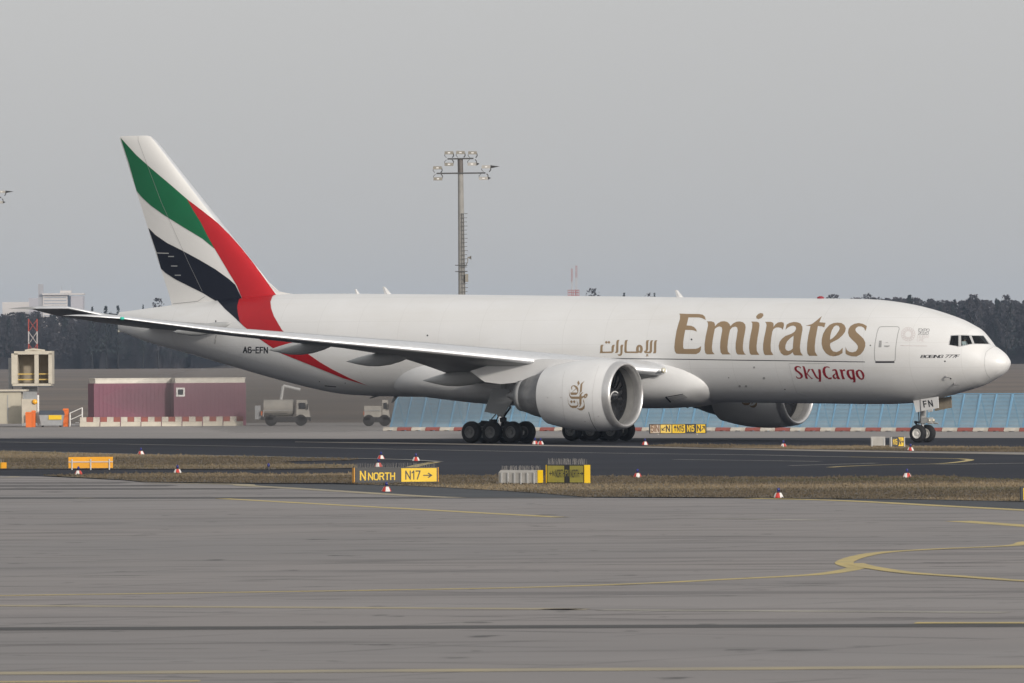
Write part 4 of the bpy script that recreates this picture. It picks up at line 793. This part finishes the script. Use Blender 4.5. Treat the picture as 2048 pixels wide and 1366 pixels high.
# ---- floodlight mast
m_mast = mat('mast_concrete', (.31, .30, .28), .8, var=.2, scale=1.5); m_mtop = mat('mast_head_dark', (.12, .105, .095), .6); m_flood = mat('floodlight_body', (.27, .25, .21), .5, var=.2, scale=3); m_steel = mat('dark_steel', (.12, .12, .12), .5, metal=.3)
def mast(label, DM, pcx, head=True):
    b = Vector((at_depth(922.5, 600, DM).x, DM, 0)); Q = lambda x, y, dy=0: Vector((at_depth(x, y, DM).x - b.x, dy, at_depth(x, y, DM).z))
    e = empty('floodlight_mast', b); tag(e, label, 'light mast', 'apron floodlight masts')
    zt, zm = Q(921, 318).z, Q(921, 348).z
    MB().bar((.12, 0, -.1), (.0, 0, zm), .36, .215, n=16).build('pole', m_mast, e, smooth=True, auto=40)
    MB().bar((0, 0, zm), (-.02, 0, zt), .22, .22, n=16).build('mast_head', m_mtop, e, smooth=True, auto=40)
    mb = MB()
    for y in (318, 347):
        x0, x1 = (895, 947) if y == 318 else (873, 971); mb.bar(Q(x0, y, -.25), Q(x1, y - 1, -.25), .06, n=6)
    mb.build('crossarm', m_steel, e)
    for x, y, vis in ((898, 306, 0), (921, 305.5, 0), (945, 306, 0), (898, 329, 0), (944, 328.5, 1), (875, 336, 0), (876, 358, 0), (972, 334, 2), (967, 357, 1)):
        c = Q(x, y, -.35); w_, h_ = .36, .125
        fl = MB().hexa([c + Vector((-w_, -.3, -h_)), c + Vector((w_, -.3, -h_)), c + Vector((w_ * .9, .25, -h_ * .7)), c + Vector((-w_ * .9, .25, -h_ * .7))], [c + Vector((-w_ * .95, -.3, h_)), c + Vector((w_ * .95, -.3, h_)), c + Vector((w_ * .8, .25, h_)), c + Vector((-w_ * .8, .25, h_))]).build('floodlight', m_flood if not vis else m_sgrey, e)
        MB().box(c.x - .1, c.x + .1, c.y - .32, c.y - .3, c.z - .05, c.z + .05).build('lamp_glass', m_white, fl)
        if vis: MB().add([c + Vector((w_, -.3, h_)), c + Vector((w_, .2, h_)), c + Vector((w_ + (.75 if vis == 2 else .25), -.05, h_ * .3)), c + Vector((w_, -.05, -h_))], [(0, 1, 2), (0, 2, 3), (1, 3, 2), (0, 3, 1)]).build('visor', m_steel, fl)
        s = -1 if y in (306, 305.5, 336, 334) else 1
        MB().path([c + Vector((-.33, 0, -h_ * .5 * -s)), c + Vector((-.36, .05, s * .22)), c + Vector((-.2, .1, s * .38))], .025, 5).path([c + Vector((.33, 0, 0)), c + Vector((.38, .05, s * .22)), c + Vector((.26, .1, s * .38))], .045, 5).build('bracket', m_steel, fl)
    mb = MB(); z = zm - 3.2; mb.bar((.10, -.36, 0), (.08, -.27, z), .035, n=5).bar((.34, -.3, 0), (.22, -.24, z), .02, n=5); k = 0
    lad = mb.build('ladder_rail', m_steel, e)
    while z > .6:
        MB().bar((.02, -.36, z), (.50 + .05 * (k % 3 == 0), -.34, z), .032, n=4).build('rung', m_steel, e); z -= .33; k += 1
    for y in (530.5, 543): a = Q(910, y, -.4); c = Q(935, y, -.4); MB().bar(a, c, .035, n=5).build('step_bar', m_steel, e)
    a, c = Q(931, 533, -.3), Q(936, 514, -.3); MB().path([a, Q(935, 524, -.3), c], .035, 5).lathe([(0, .05), (.18, .10), (.26, .20)], (c.x, c.y, c.z - .05), 'x', 10).build('camera_arm', m_flood, e)
    a, c = Q(930.5, 564, -.3), Q(936.5, 548, -.3); MB().box(a.x, c.x, -.5, -.2, a.z, c.z).build('junction_box', m_flood, e)
    return e
mast('tall floodlight mast with nine lamps rising behind the fuselage', 700, 922.5)
m2 = mast('floodlight mast mostly out of view beyond the tail fin side', 800, 922.5)
m2.location.x = at_depth(-46, 600, 800).x; sc = (at_depth(0, 384, 800).z - 0) / (at_depth(972, 334, 800).z); m2.scale = (1, 1, sc)
# ---- service area on the far side, beyond the tail
DS = 643.0
m_cream = mat('cream_panel', (.56, .51, .42), .6, var=.18, scale=1.5); m_beige = mat('booth_beige', (.50, .46, .37), .7, var=.15, scale=1)
m_purp = mat('container_purple', (.205, .078, .112), .65, col2=(.175, .068, .098), scale=.6); m_roofw = mat('container_roof', (.70, .66, .58), .6, var=.2, scale=2)
m_orange = mat('bin_orange', (.72, .16, .03), .5); m_gbin = mat('bin_grey', (.38, .39, .40), .5, var=.2, scale=2)
m_lid = mat('bin_lid', (.06, .07, .09), .5); m_inner = mat('cabin_inner', (.34, .29, .22), .7, var=.2, scale=2)
def W_(x, y, d=DS): return at_depth(x, y, d)
def pb(mb, x0, x1, y0, y1, d, dep, m=0):
    a, c = W_(x0, y1, d), W_(x1, y0, d); return mb.box(a.x, c.x, d, d + dep, max(a.z, -.02), c.z, m)
def thing(name, label, cat, px, d=DS, group=None):
    b = Vector((W_(px, 850, d).x, d, 0)); e = empty(name, b); return tag(e, label, cat, group), b
for k, (x0, x1, lb) in enumerate(((188, 345, 'plain purple site container behind striped barriers'), (348, 491, 'purple site container with small square window'))):
    a, c = W_(x0, 850, DS + 3), W_(x1, 850, DS + 3); th = R(13); Lc = (c.x - a.x) / math.cos(th); b = Vector((a.x, DS + 3, 0)); e = empty('site_container', b, th); tag(e, lb, 'container', 'purple site containers')
    zt = W_(300, 766.5, DS + 3).z; zr = W_(300, 757.5, DS + 3).z
    MB().box(0, Lc, 0, 2.44, .0, zt).build('shell', m_purp, e)
    n = int(Lc / .30)
    for i in range(n): MB().box(.1 + i * .30, .24 + i * .30, -.025, -.003, .2, zt - .12).build('corrugation', m_purp, e)
    for x in (.0, Lc - .1): MB().box(x, x + .1, -.035, -.002, 0, zt).build('corner_post', m_purp, e)
    MB().box(.12, Lc - .05, .05, 2.4, zt + .002, zr).box(.08, Lc, .0, 2.44, zr, zr + .05).build('roof', m_roofw, e)
    if k:
        wx = (361 - 348) / (491 - 348) * Lc; MB().box(wx - .33, wx + .33, -.06, -.003, zt - 1.0, zt - .34).build('window_frame', m_white, e); MB().box(wx - .2, wx + .2, -.075, -.062, zt - .87, zt - .47).build('pane', m_glass, e)
# striped barriers in front of the containers
bx = 160.0; i = 0
while bx < 488:
    p0, p1 = W_(bx, 850, DS), W_(bx + 40, 850, DS); e = empty('striped_barrier', (p0.x, DS, 0)); wd = p1.x - p0.x
    tag(e, 'red and white striped barrier in the row before the purple containers', 'barrier', 'striped barriers by the containers')
    MB().hexa([(0, -.3, 0), (wd - .03, -.3, 0), (wd - .03, .3, 0), (0, .3, 0)], [(0, -.12, .34), (wd - .03, -.12, .34), (wd - .03, .12, .34), (0, .12, .34)]).build('foot', m_cream, e)
    for k in range(3): MB().box(wd / 3 * k, wd / 3 * (k + 1) - .02, -.10, .10, .345, .70).build('stripe', m_br if (k + i) % 2 else m_bw, e)
    bx += 41; i += 1
# raised cabin
e, b = thing('service_cabin', 'raised cream cabin with open front on a column above the booth', 'cabin', 63, DS + 4); d = DS + 4
mb = MB(); pb(mb, 28, 104, 702, 709, d, 3.2); pb(mb, 23, 35, 707, 768, d, 3.2); pb(mb, 97, 104, 707, 768, d, 3.2); pb(mb, 25, 102, 767, 772, d, 3.2); shift(mb, b).build('frame', m_cream, e)
mb = MB(); pb(mb, 35, 97, 709, 767, d + 2.4, .1); shift(mb, b).build('back_wall', m_inner, e)
mb = MB(); pb(mb, 69, 77, 709, 767, d + .05, .3); shift(mb, b).build('mullion', m_cream, e)
for y in (748, 759): mb = MB(); pb(mb, 36, 97, y - 1.3, y + 1.3, d + .4, .06); shift(mb, b).build('handrail', mat('rail_yellow', (.55, .38, .10), .6), e)
mb = MB(); pb(mb, 24, 102, 772.2, 774, d, 3.0); shift(mb, b).build('underside', m_lid, e)
mb = MB(); pb(mb, 44, 74, 774, 852, d + 1, 1.0); shift(mb, b).build('column', m_gbin, e)
mb = MB(); pb(mb, 17, 24, 716, 778, d + 1, 1.5); shift(mb, b).build('side_box', m_gbin, e)
mb = MB(); mb.bar(W_(50, 702, d + 1), W_(66, 699, d + 1), .1).bar(W_(66, 699, d + 1), W_(90, 702, d + 1), .1); shift(mb, b).build('roof_ridge', m_cream, e)
e, b = thing('booth', 'low beige booth with flat overhanging roof below the raised cabin', 'booth', 10, DS + 1); d = DS + 1
mb = MB(); pb(mb, -60, 42, 784, 848, d, 2.6); shift(mb, b).build('wall', m_beige, e)
mb = MB(); pb(mb, -62, 53, 779, 783, d - .3, 3.2); shift(mb, b).build('roof', m_cream, e)
mb = MB(); pb(mb, 15, 16, 790, 842, d - .04, .03); pb(mb, 16.5, 18, 815, 820, d - .05, .03); shift(mb, b).build('door', m_gbin, e)
e, b = thing('utility_cabinet', 'white utility cabinet carrying a round amber lamp beside the booth', 'cabinet', 62, DS - 1); d = DS - 1
mb = MB(); pb(mb, 44, 76, 798, 846, d, .6); shift(mb, b).build('cabinet', m_cream, e)
c = W_(69.5, 803.5, d - .05); mb = MB(); mb.lathe([(0, .19), (-.06, .19), (-.12, .10), (-.13, .01)], c, 'y', 16); shift(mb, b).build('amber_lamp', mat('amber_lens', (.85, .42, .03), .3), e, smooth=True)
mb = MB(); pb(mb, 75, 78, 790, 850, d - .1, .1); shift(mb, b).build('post', m_white, e)
def bin_(name, label, x0, x1, y0, y1, m, d):
    e, b = thing(name, label, 'bin', (x0 + x1) / 2, d); a, c = W_(x0, y1, d), W_(x1, y0, d); w_ = c.x - a.x; hh = c.z
    MB().hexa([(-w_ * .44, 0, 0), (w_ * .44, 0, 0), (w_ * .44, .5, 0), (-w_ * .44, .5, 0)], [(-w_ / 2, -.05, hh * .9), (w_ / 2, -.05, hh * .9), (w_ / 2, .55, hh * .9), (-w_ / 2, .55, hh * .9)]).build('body', m, e)
    MB().hexa([(-w_ * .53, -.08, hh * .9 + .003), (w_ * .53, -.08, hh * .9 + .003), (w_ * .53, .58, hh * .9 + .003), (-w_ * .53, .58, hh * .9 + .003)], [(-w_ * .45, .0, hh), (w_ * .45, .0, hh), (w_ * .45, .5, hh), (-w_ * .45, .5, hh)]).build('lid', m, e); return e
bin_('wheeled_bin', 'tall orange wheeled bin standing in front of the utility cabinet', 51, 64, 824, 851.5, m_orange, DS - 3)
bin_('wheeled_bin', 'orange bin half hidden beside the taller orange bin', 63, 71, 821, 848, m_orange, DS - 2)
bin_('wheeled_bin', 'orange bin behind the grey dumpster', 126, 137, 817, 846, m_orange, DS + 1)
e, b = thing('dumpster', 'grey dumpster with dark lid and yellow plate', 'dumpster', 103, DS - 2); d = DS - 2; a, c = W_(79, 850, d), W_(128, 818, d); w_ = c.x - a.x
MB().hexa([(-w_ * .42, 0, .12), (w_ * .42, 0, .12), (w_ * .42, 1, .12), (-w_ * .42, 1, .12)], [(-w_ / 2, -.1, .9), (w_ / 2, -.1, .9), (w_ / 2, 1.1, .9), (-w_ / 2, 1.1, .9)]).build('body', m_gbin, e)
MB().hexa([(-w_ * .52, -.12, .905), (w_ * .52, -.12, .905), (w_ * .52, 1.12, .905), (-w_ * .52, 1.12, .905)], [(-w_ * .47, .1, 1.22), (w_ * .47, .1, 1.22), (w_ * .47, 1, 1.22), (-w_ * .47, 1, 1.22)]).build('lid', m_lid, e)
MB().box(-.2, .75, -.14, -.11, .55, .88).build('plate', m_sy, e)
for x in (-w_ * .36, w_ * .36): MB().lathe([(-.05, .1), (.05, .1)], (x, .1, .1), 'y', 12).build('castor', m_tyre, e)
e, b = thing('stair', 'short white metal stair with handrails beside the striped barrier', 'stair', 152, DS); mb = MB()
for s in (0, .7): mb.path([(-.45, s, 0), (-.45, s, 1.0), (.45, s, 1.4), (.45, s, .0)], .03).bar((-.45, s, .5), (.45, s, .9), .025)
mb.build('handrail', m_white, e)
for k in range(3): MB().box(-.3 + k * .25, -.05 + k * .25, 0, .7, .12 + k * .16, .16 + k * .16).build('step', m_gbin, e)
# vehicles beyond the tail
m_veh = mat('hazed_vehicle_paint', (.46, .43, .38), .7, col2=(.34, .32, .29), scale=1.2)  # white paint greyed to stand in for the exhaust haze over it
def truck(label, x0, x1, ytop, d, kind):
    e, b = thing('service_truck', label, 'truck', (x0 + x1) / 2, d); w_ = W_(x1, 850, d).x - W_(x0, 850, d).x; hh = W_(x0, ytop, d).z; L = w_ / 2
    MB().box(-L, L, 0, 2.2, .45, .65).build('chassis', m_blackp, e)
    MB().hexa([(L * .45, .02, .65), (L, .02, .65), (L, 2.18, .65), (L * .45, 2.18, .65)], [(L * .45, .1, 1.9), (L * .86, .1, 1.9), (L * .86, 2.1, 1.9), (L * .45, 2.1, 1.9)]).build('cab', m_veh, e)
    MB().box(L * .55, L * .82, -.0, .09, 1.25, 1.7).build('side_window', m_glass, e)
    if kind: 
        MB().lathe([(-L * .95, .35), (-L * .9, .62), (L * .3, .62), (L * .36, .35)], (0, 1.1, 1.32), 'x', 24).build('tank', m_veh, e, smooth=True, auto=40)
        MB().path([(-L * .2, 1.1, 1.9), (-L * .1, 1.1, hh), (L * .6, 1.1, hh - .3)], .12, 8).build('boom', m_post, e)
        MB().box(-L * 1.25, -L * 1.02, .3, 1.9, .5, 1.5).build('rear_box', m_gbin, e)
    else: MB().box(-L * .95, L * .4, .05, 2.15, .66, hh).build('box_body', m_veh, e)
    for x in (-L * .6, L * .62):
        for y in (.0, 1.95): MB().lathe([(0, .3), (0, .42), (.25, .42), (.25, .3)], (x, y, .42), 'y', 20).build('wheel', m_tyre, e, smooth=True, auto=40)
    MB().box(-L * .5, L * .5, -.02, .2, .28, .62).build('side_skirt', m_blackp, e); MB().box(L * .97, L * 1.02, .1, 2.1, .35, .62).build('bumper', m_blackp, e)
    MB().bar((L * .9, -.12, 1.2), (L * .9, -.12, 1.6), .05, n=6).build('mirror', m_blackp, e)
    MB().path([(-L * .9, -.02, .7), (-L * .9, -.02, 1.15), (L * .3, -.02, 1.15)], .03, 5).build('side_rail', m_post, e)
    MB().box(-L, -L + .1, .02, .3, .8, 1.1).build('tail_lamp', m_orange, e)
truck('white tanker truck with raised boom right of the purple containers', 522, 620, 772, 640, 1)
truck('small white box truck under the tail end by the blue fence', 727, 779, 812, 634, 0)
# lattice masts
m_mr = mat('mast_red', (.36, .075, .06), .7, var=.2, scale=1); m_mw = mat('mast_white', (.50, .47, .46), .7, var=.2, scale=1)
def lattice(label, px, ytop, d, wpx, nseg, ybase=None, group=None):
    b = Vector((W_(px, 700, d).x, d, 0)); e = empty('lattice_mast', b); tag(e, label, 'mast', group); zt = W_(px, ytop, d).z; hw = (W_(px + wpx / 2, 700, d).x - b.x); sh = zt / nseg; r = max(.03, hw * .12)
    for k in range(nseg):
        mb = MB(); z0, z1 = k * sh, (k + 1) * sh - .003
        cs = [(-hw, -hw), (hw, -hw), (hw, hw), (-hw, hw)]
        for i in range(4):
            c0, c1 = cs[i], cs[(i + 1) % 4]; mb.bar((*c0, z0), (*c0, z1), r, n=4); nn = max(1, int(sh / (2.2 * hw)))
            for q in range(nn): mb.bar((*(c0 if q % 2 else c1), z0 + (z1 - z0) * q / nn), (*(c1 if q % 2 else c0), z0 + (z1 - z0) * (q + 1) / nn), r * .8, n=4)
        mb.build('section', m_mr if (nseg - k) % 2 else m_mw, e, fix=False)
    return e
lattice('red and white lattice mast rising behind the raised cabin', 66, 638, 900, 17, 7)
ea = lattice('thin red and white antenna mast above the fuselage, taller of two', 1153.5, 531, 1900, 3.0, 9); 
lattice('thin red and white antenna mast above the fuselage, shorter of two', 1144.5, 537, 1900, 2.6, 8)
b = ea.location; z = W_(1150, 585, 1900).z; xl, xr = W_(1136, 585, 1900).x - b.x, W_(1158, 585, 1900).x - b.x
mb = MB()
for zz in (z - .6, z, z + .5): mb.bar((xl, -.6, zz), (xr, -.6, zz), .07, n=4)
for k in range(7): x = xl + (xr - xl) * k / 6; mb.bar((x, -.6, z - 1.2), (x, -.6, z + .6), .06, n=4)
mb.build('platform', m_mr, ea, fix=False)
# ================================================================ FAR BACKGROUND
m_wood = mat('bare_wood', (.056, .050, .056), 1.0, col2=(.040, .037, .042), scale=.08); m_pine = mat('pine_green', (.032, .040, .038), 1.0, var=.3, scale=.2); m_bark = mat('bark', (.018, .016, .015), 1.0)
for q in (m_wood, m_pine):       # twigs shade as one soft mass: one fixed normal overrides each face's own shading
    n_, b_ = nodes(q); cx = n_.nodes.new('ShaderNodeCombineXYZ'); cx.inputs[0].default_value, cx.inputs[1].default_value, cx.inputs[2].default_value = .15, -.62, .77; n_.links.new(cx.outputs[0], b_.inputs['Normal'])
def tree_geo(h, kind, r, n):
    V = []; Fc = []
    def quad(c, s):
        a = Vector((r.gauss(0, 1), r.gauss(0, 1), r.gauss(0, 1))).normalized(); u = a.orthogonal().normalized() * s * r.uniform(.5, 1.2); w2 = a.cross(u).normalized() * s * r.uniform(.3, .9); i = len(V)
        V.extend([c - u, c + w2 * .7, c + u, c - w2]); Fc.append((i, i + 1, i + 2, i + 3))
    for _ in range(n):
        if kind == 0:      # bare broadleaf crown
            t = r.random() ** .8; z = h * (.22 + .78 * t); rad = h * .17 * math.sqrt(max(.02, 1 - ((z / h - .58) / .44) ** 2)); q = math.sqrt(r.random()); a = r.uniform(0, 6.283)
            quad(Vector((math.cos(a) * rad * q, math.sin(a) * rad * q, z)), h * .026)
        else:
            t = r.random() ** 1.3; z = h * (.25 + .75 * t); rad = h * .13 * (1 - t) + .2; q = math.sqrt(r.random()); a = r.uniform(0, 6.283)
            quad(Vector((math.cos(a) * rad * q, math.sin(a) * rad * q, z)), h * .026)
    return V, Fc
def trunk_geo(mb, h, r):
    mb.bar((0, 0, -.5), (r.uniform(-.3, .3), 0, h * .6), h * .014, h * .007, n=5)
    for k in range(6):
        z = h * r.uniform(.3, .75); a = r.uniform(0, 6.283); L = h * .2; mb.bar((0, 0, z), (math.cos(a) * L * .6, math.sin(a) * L * .6, z + L * .9), h * .006, h * .002, n=4)
    return mb
tr = random.Random(11)
tmpl = [[tree_geo(1.0 * 20, k, tr, 400) for _ in range(4)] for k in (0, 1)]
tmpl = [[(np.array([tuple(v) for v in V]), np.array(Fc)) for V, Fc in L] for L in tmpl]
VV = {0: [], 1: []}; FF = {0: [], 1: []}; cnt = {0: 0, 1: 0}
def hline(x):           # skyline height across the wood, metres
    return 20.2 + x * .011 + .5 * math.sin(x * .021 + 1) + .5 * math.sin(x * .067)
for row in range(12):
    y = 2850 + row * 7
    x = -390.0
    while x < 390:
        k = 1 if tr.random() < .12 + .25 * (math.sin(x * .05) > .6) else 0; V, Fc = tmpl[k][tr.randrange(4)]; s = hline(x) / 20 * tr.uniform(.90, 1.02) * (1.0 if row > 2 else tr.uniform(.6, 1)); a = tr.uniform(0, 6.28)
        rot = np.array([[math.cos(a), -math.sin(a), 0], [math.sin(a), math.cos(a), 0], [0, 0, 1]])
        VV[k].append(V @ rot.T * np.array([s * 1.15, s * 1.15, s]) + np.array([x, y + tr.uniform(-3, 3), 0])); FF[k].append(Fc + cnt[k]); cnt[k] += len(V)
        x += tr.uniform(3.8, 6.0)
for k in (0, 1):
    me = bpy.data.meshes.new('wood'); v = np.concatenate(VV[k]); f = np.concatenate(FF[k]); me.from_pydata(v.tolist(), [], f.tolist()); me.materials.append(m_pine if k else m_wood)
    o = bpy.data.objects.new('wood', me); COL.objects.link(o); tag(o, ['bare winter wood along the far edge of the airfield', 'dark conifers mixed into the far wood'][k], 'wood', kind='stuff')
mb = MB()                # undergrowth closing the foot of the wood
for row in range(2):
    xs = np.arange(-400, 401, 3.0)
    for i in range(len(xs) - 1):
        y = 2868 + row * 26 + tr.uniform(-2, 2); h1 = tr.uniform(7, 13); mb.hexa([(xs[i], y, -.1), (xs[i + 1] + .6, y, -.1), (xs[i + 1] + .6, y + 4, -.1), (xs[i], y + 4, -.1)], [(xs[i] + .4, y + 1, h1), (xs[i + 1], y + 1, h1 * .9), (xs[i + 1], y + 3, h1 * .9), (xs[i] + .4, y + 3, h1)])
tag(mb.build('undergrowth', m_wood, fix=False), 'dense brown undergrowth inside the far wood', 'undergrowth', kind='stuff')
def lone(label, px, ytop, kind, n=420, d=2846, wide=1.0):
    t = W_(px, ytop, d); h = t.z; e = empty('pine_tree' if kind else 'bare_tree', (t.x, d, 0)); tag(e, label, 'tree', 'trees standing out of the far wood')
    V, Fc = tree_geo(h, kind, tr, n); me = bpy.data.meshes.new('crown'); me.from_pydata([(v.x * wide, v.y * wide, v.z) for v in V], [], Fc); me.materials.append(m_pine if kind else m_wood)
    o = bpy.data.objects.new('crown', me); COL.objects.link(o); o.parent = e; trunk_geo(MB(), h, tr).build('trunk', m_bark, e, fix=False)
for a in (('spreading pine topping the wood just right of the cabin roof crest', 1819, 591, 1, 500, 2846, 1.5), ('round-headed tree in the wood above the cockpit windows', 1947, 590, 0, 620, 2846, 1.0), ('dark bushy tree in the wood past the nose', 2012, 591, 0, 560, 2846, .9), ('lone bare tree showing above the fuselage beside the antenna masts', 1186, 577, 0, 330, 2846, .9),
          ('low tree tip above the fuselage by the Arabic lettering', 1248, 587, 1, 300, 2846, .8), ('small bare tree tip above the fuselage behind the first letter', 1297, 586, 0, 260, 2846, .7), ('slim tree tip above the fuselage left of the blade antenna', 1309, 586, 1, 260, 2846, .6), ('bushy tree above the fuselage beyond the red beacon', 1666, 589, 0, 360, 2846, 1.1), ('bare tree above the fuselage near the crew door', 1733, 588, 0, 360, 2846, 1.0),
          ('small spruce left of the tail cone beside the tower block', 184, 615, 1, 300, 2846, .9), ('bushy pine left of the tail cone', 212, 613, 1, 320, 2846, 1.2), ('dark pine just left of the tail cone tip', 236, 612, 1, 300, 2846, 1.0), ('tallest bare tree peeping over the tail cone', 316, 597, 0, 300, 2846, .8), ('slim spruce tip over the tail cone', 286, 609, 1, 260, 2846, .6)): lone(*a)
# far tower block and hills
m_tb = mat('tower_pale', (.60, .56, .53), .8, var=.06, scale=.02); m_tbs = mat('tower_side', (.42, .40, .42), .8); m_tbd = mat('tower_dark', (.34, .33, .34), .8); m_twin = mat('tower_window', (.30, .32, .36), .5)
DT = 6300.0
e, b = thing('tower_block', 'hazy pale tower block with chimney far beyond the wood', 'building', 120, DT)
mb = MB(); pb(mb, 86, 135, 590, 700, DT, 20); shift(mb, b).build('wall', m_tb, e)
mb = MB(); pb(mb, 142, 166, 592, 700, DT - 2, 22); shift(mb, b).build('wall', m_tbs, e)
mb = MB(); pb(mb, 135, 142, 592, 700, DT + 3, 15); shift(mb, b).build('stair_core', mat('tower_blue', (.25, .30, .40), .6), e)
mb = MB(); pb(mb, 84, 167, 586.5, 590, DT - 3, 26); shift(mb, b).build('roof', m_tb, e)
mb = MB(); pb(mb, 120, 142, 581, 586, DT + 4, 10); shift(mb, b).build('plant_room', m_tb, e)
mb = MB(); pb(mb, 77, 86, 568, 700, DT + 1, 4); shift(mb, b).build('chimney', m_tbd, e)
mb = MB(); pb(mb, 123, 123.8, 572, 582, DT + 5, .3); pb(mb, 143, 143.8, 573, 586, DT + 5, .3); shift(mb, b).build('antenna', m_tbd, e)
for yy in range(594, 640, 6): mb = MB(); pb(mb, 88, 133, yy, yy + 2, DT - .3, .25); shift(mb, b).build('window_band', m_twin, e)
e, b = thing('low_block', 'hazy low building beside the far tower block', 'building', 40, DT + 60)
mb = MB(); pb(mb, 5, 58, 604, 700, DT + 60, 20); shift(mb, b).build('wall', m_tb, e)
mb = MB(); pb(mb, 58, 78, 596, 700, DT + 62, 20); shift(mb, b).build('annex', m_tbs, e)
m_hill = mat('far_hill', (.05, .06, .07), 1.0)
mb = MB(); xs = np.linspace(-1500, 1500, 160); n = len(xs); hz = [30 + 5 * math.sin(x * .006) + 3 * math.sin(x * .021 + 2) + 1.2 * math.sin(x * .09) for x in xs]
mb.add([(x, 9000, -1) for x in xs] + [(x, 9300, 6 + h_) for x, h_ in zip(xs, hz)] + [(x, 9700, -1) for x in xs], [(i, i + 1, n + i + 1, n + i) for i in range(n - 1)] + [(n + i, n + i + 1, 2 * n + i + 1, 2 * n + i) for i in range(n - 1)])
tag(mb.build('hills', m_hill, smooth=True, fix=False), 'pale blue hills on the horizon', 'hills', kind='structure')
# ---- hot exhaust drifting behind the far engine
pm = bpy.data.materials.new('exhaust_air'); pm.use_nodes = True; pn = pm.node_tree; pn.nodes.remove(pn.nodes['Principled BSDF'])
pv = pn.nodes.new('ShaderNodeVolumePrincipled'); pv.inputs['Color'].default_value = (.56, .53, .51, 1); pv.inputs['Density'].default_value = .15
pn.links.new(pv.outputs[0], pn.nodes['Material Output'].inputs['Volume'])
rr = []
for u, r_ in ((0, .2), (.06, .9), (.2, 1.6), (.45, 2.15), (.7, 2.2), (.88, 1.5), (1, .2)):
    rr.append([(-6 - 34 * u, 9.8 + r_ * math.cos(a), 2.55 + r_ * math.sin(a)) for a in np.linspace(0, 2 * math.pi, 21)[:-1]])
ex = MB().loft(rr).build('exhaust_haze', pm, smooth=True, loc=(X0, D0, 0), rz=-PSI); tag(ex, 'faint brownish exhaust haze trailing behind the far engine', 'haze', kind='stuff')
# ---- haze: even air over the whole place
hz_m = bpy.data.materials.new('haze_air'); hz_m.use_nodes = True; hn = hz_m.node_tree; hn.nodes.remove(hn.nodes['Principled BSDF'])
pv = hn.nodes.new('ShaderNodeVolumePrincipled'); pv.inputs['Color'].default_value = (.60, .76, 1.0, 1); pv.inputs['Density'].default_value = 4.4e-5; pv.inputs['Anisotropy'].default_value = .0
hn.links.new(pv.outputs[0], hn.nodes['Material Output'].inputs['Volume'])
hz_o = MB().box(-2700, 2700, -400, 9900, -2.2, 75).build('haze', hz_m); tag(hz_o, 'thin pale winter haze over the airfield', 'haze', kind='stuff')
# ---- the person in the cockpit: one continuous seated figure
def seated_person(base_local):
    J = {'pelvis': (0, 0, .10, .15), 'belly': (.0, 0, .28, .145), 'chest': (.03, 0, .46, .16), 'neck': (.05, 0, .62, .06), 'head': (.09, 0, .74, .095), 'crown': (.08, 0, .83, .075), 'shl': (.04, .19, .54, .075), 'ell': (.12, .26, .30, .055), 'wrl': (.34, .2, .32, .04), 'hal': (.42, .18, .34, .035), 'shr': (.04, -.19, .54, .075), 'elr': (.12, -.26, .30, .055), 'wrr': (.34, -.2, .32, .04), 'har': (.42, -.18, .34, .035), 'knl': (.42, .12, .12, .08), 'fol': (.46, .12, -.30, .05), 'tol': (.60, .12, -.34, .04), 'knr': (.42, -.12, .12, .08), 'for': (.46, -.12, -.30, .05), 'tor': (.60, -.12, -.34, .04)}
    E = ['pelvis belly', 'belly chest', 'chest neck', 'neck head', 'head crown', 'chest shl', 'shl ell', 'ell wrl', 'wrl hal', 'chest shr', 'shr elr', 'elr wrr', 'wrr har', 'pelvis knl', 'knl fol', 'fol tol', 'pelvis knr', 'knr for', 'for tor']
    K = list(J); me = bpy.data.meshes.new('body'); me.from_pydata([J[k][:3] for k in K], [tuple(K.index(q) for q in e.split()) for e in E], [])
    o = bpy.data.objects.new('body', me); COL.objects.link(o); sk = o.modifiers.new('skin', 'SKIN'); o.modifiers.new('sub', 'SUBSURF').levels = 1
    for i, k in enumerate(K): me.skin_vertices[0].data[i].radius = (J[k][3], J[k][3]); me.skin_vertices[0].data[i].use_root = (k == 'pelvis')
    dg = bpy.context.evaluated_depsgraph_get(); dg.update(); m2_ = bpy.data.meshes.new_from_object(o.evaluated_get(dg)); bpy.data.objects.remove(o)
    m2_.materials.clear(); ms = [mat('white_shirt', (.72, .73, .72), .8), mat('skin', (.42, .26, .19), .6), mat('dark_trousers', (.02, .02, .03), .8)]
    for q in ms: m2_.materials.append(q)
    for p in m2_.polygons:
        c = p.center; p.use_smooth = True; p.material_index = 1 if c.z > .60 or (c.x > .3 and c.z > .26) else 2 if c.z < .2 else 0
    return m2_
pe = empty('person', plane.matrix_world @ Vector((0, 0, 0)))
M = Matrix.Rotation(-PSI, 3, 'Z'); pl = M @ Vector((hw_.x - .38, -1.0, 0)); pe.location = (X0 + pl.x, D0 + pl.y, hw_.z - .62); pe.rotation_euler = (0, 0, -PSI)
tag(pe, 'person in white shirt seated behind the cockpit side window', 'person')
bd = bpy.data.objects.new('body', seated_person(None)); COL.objects.link(bd); bd.parent = pe
hr = MB().lathe([(.70, .10), (.78, .112), (.85, .095), (.89, .03)], (.06, 0, 0), 'z', 14).build('hair', mat('dark_hair', (.02, .015, .012), .7), pe, smooth=True)
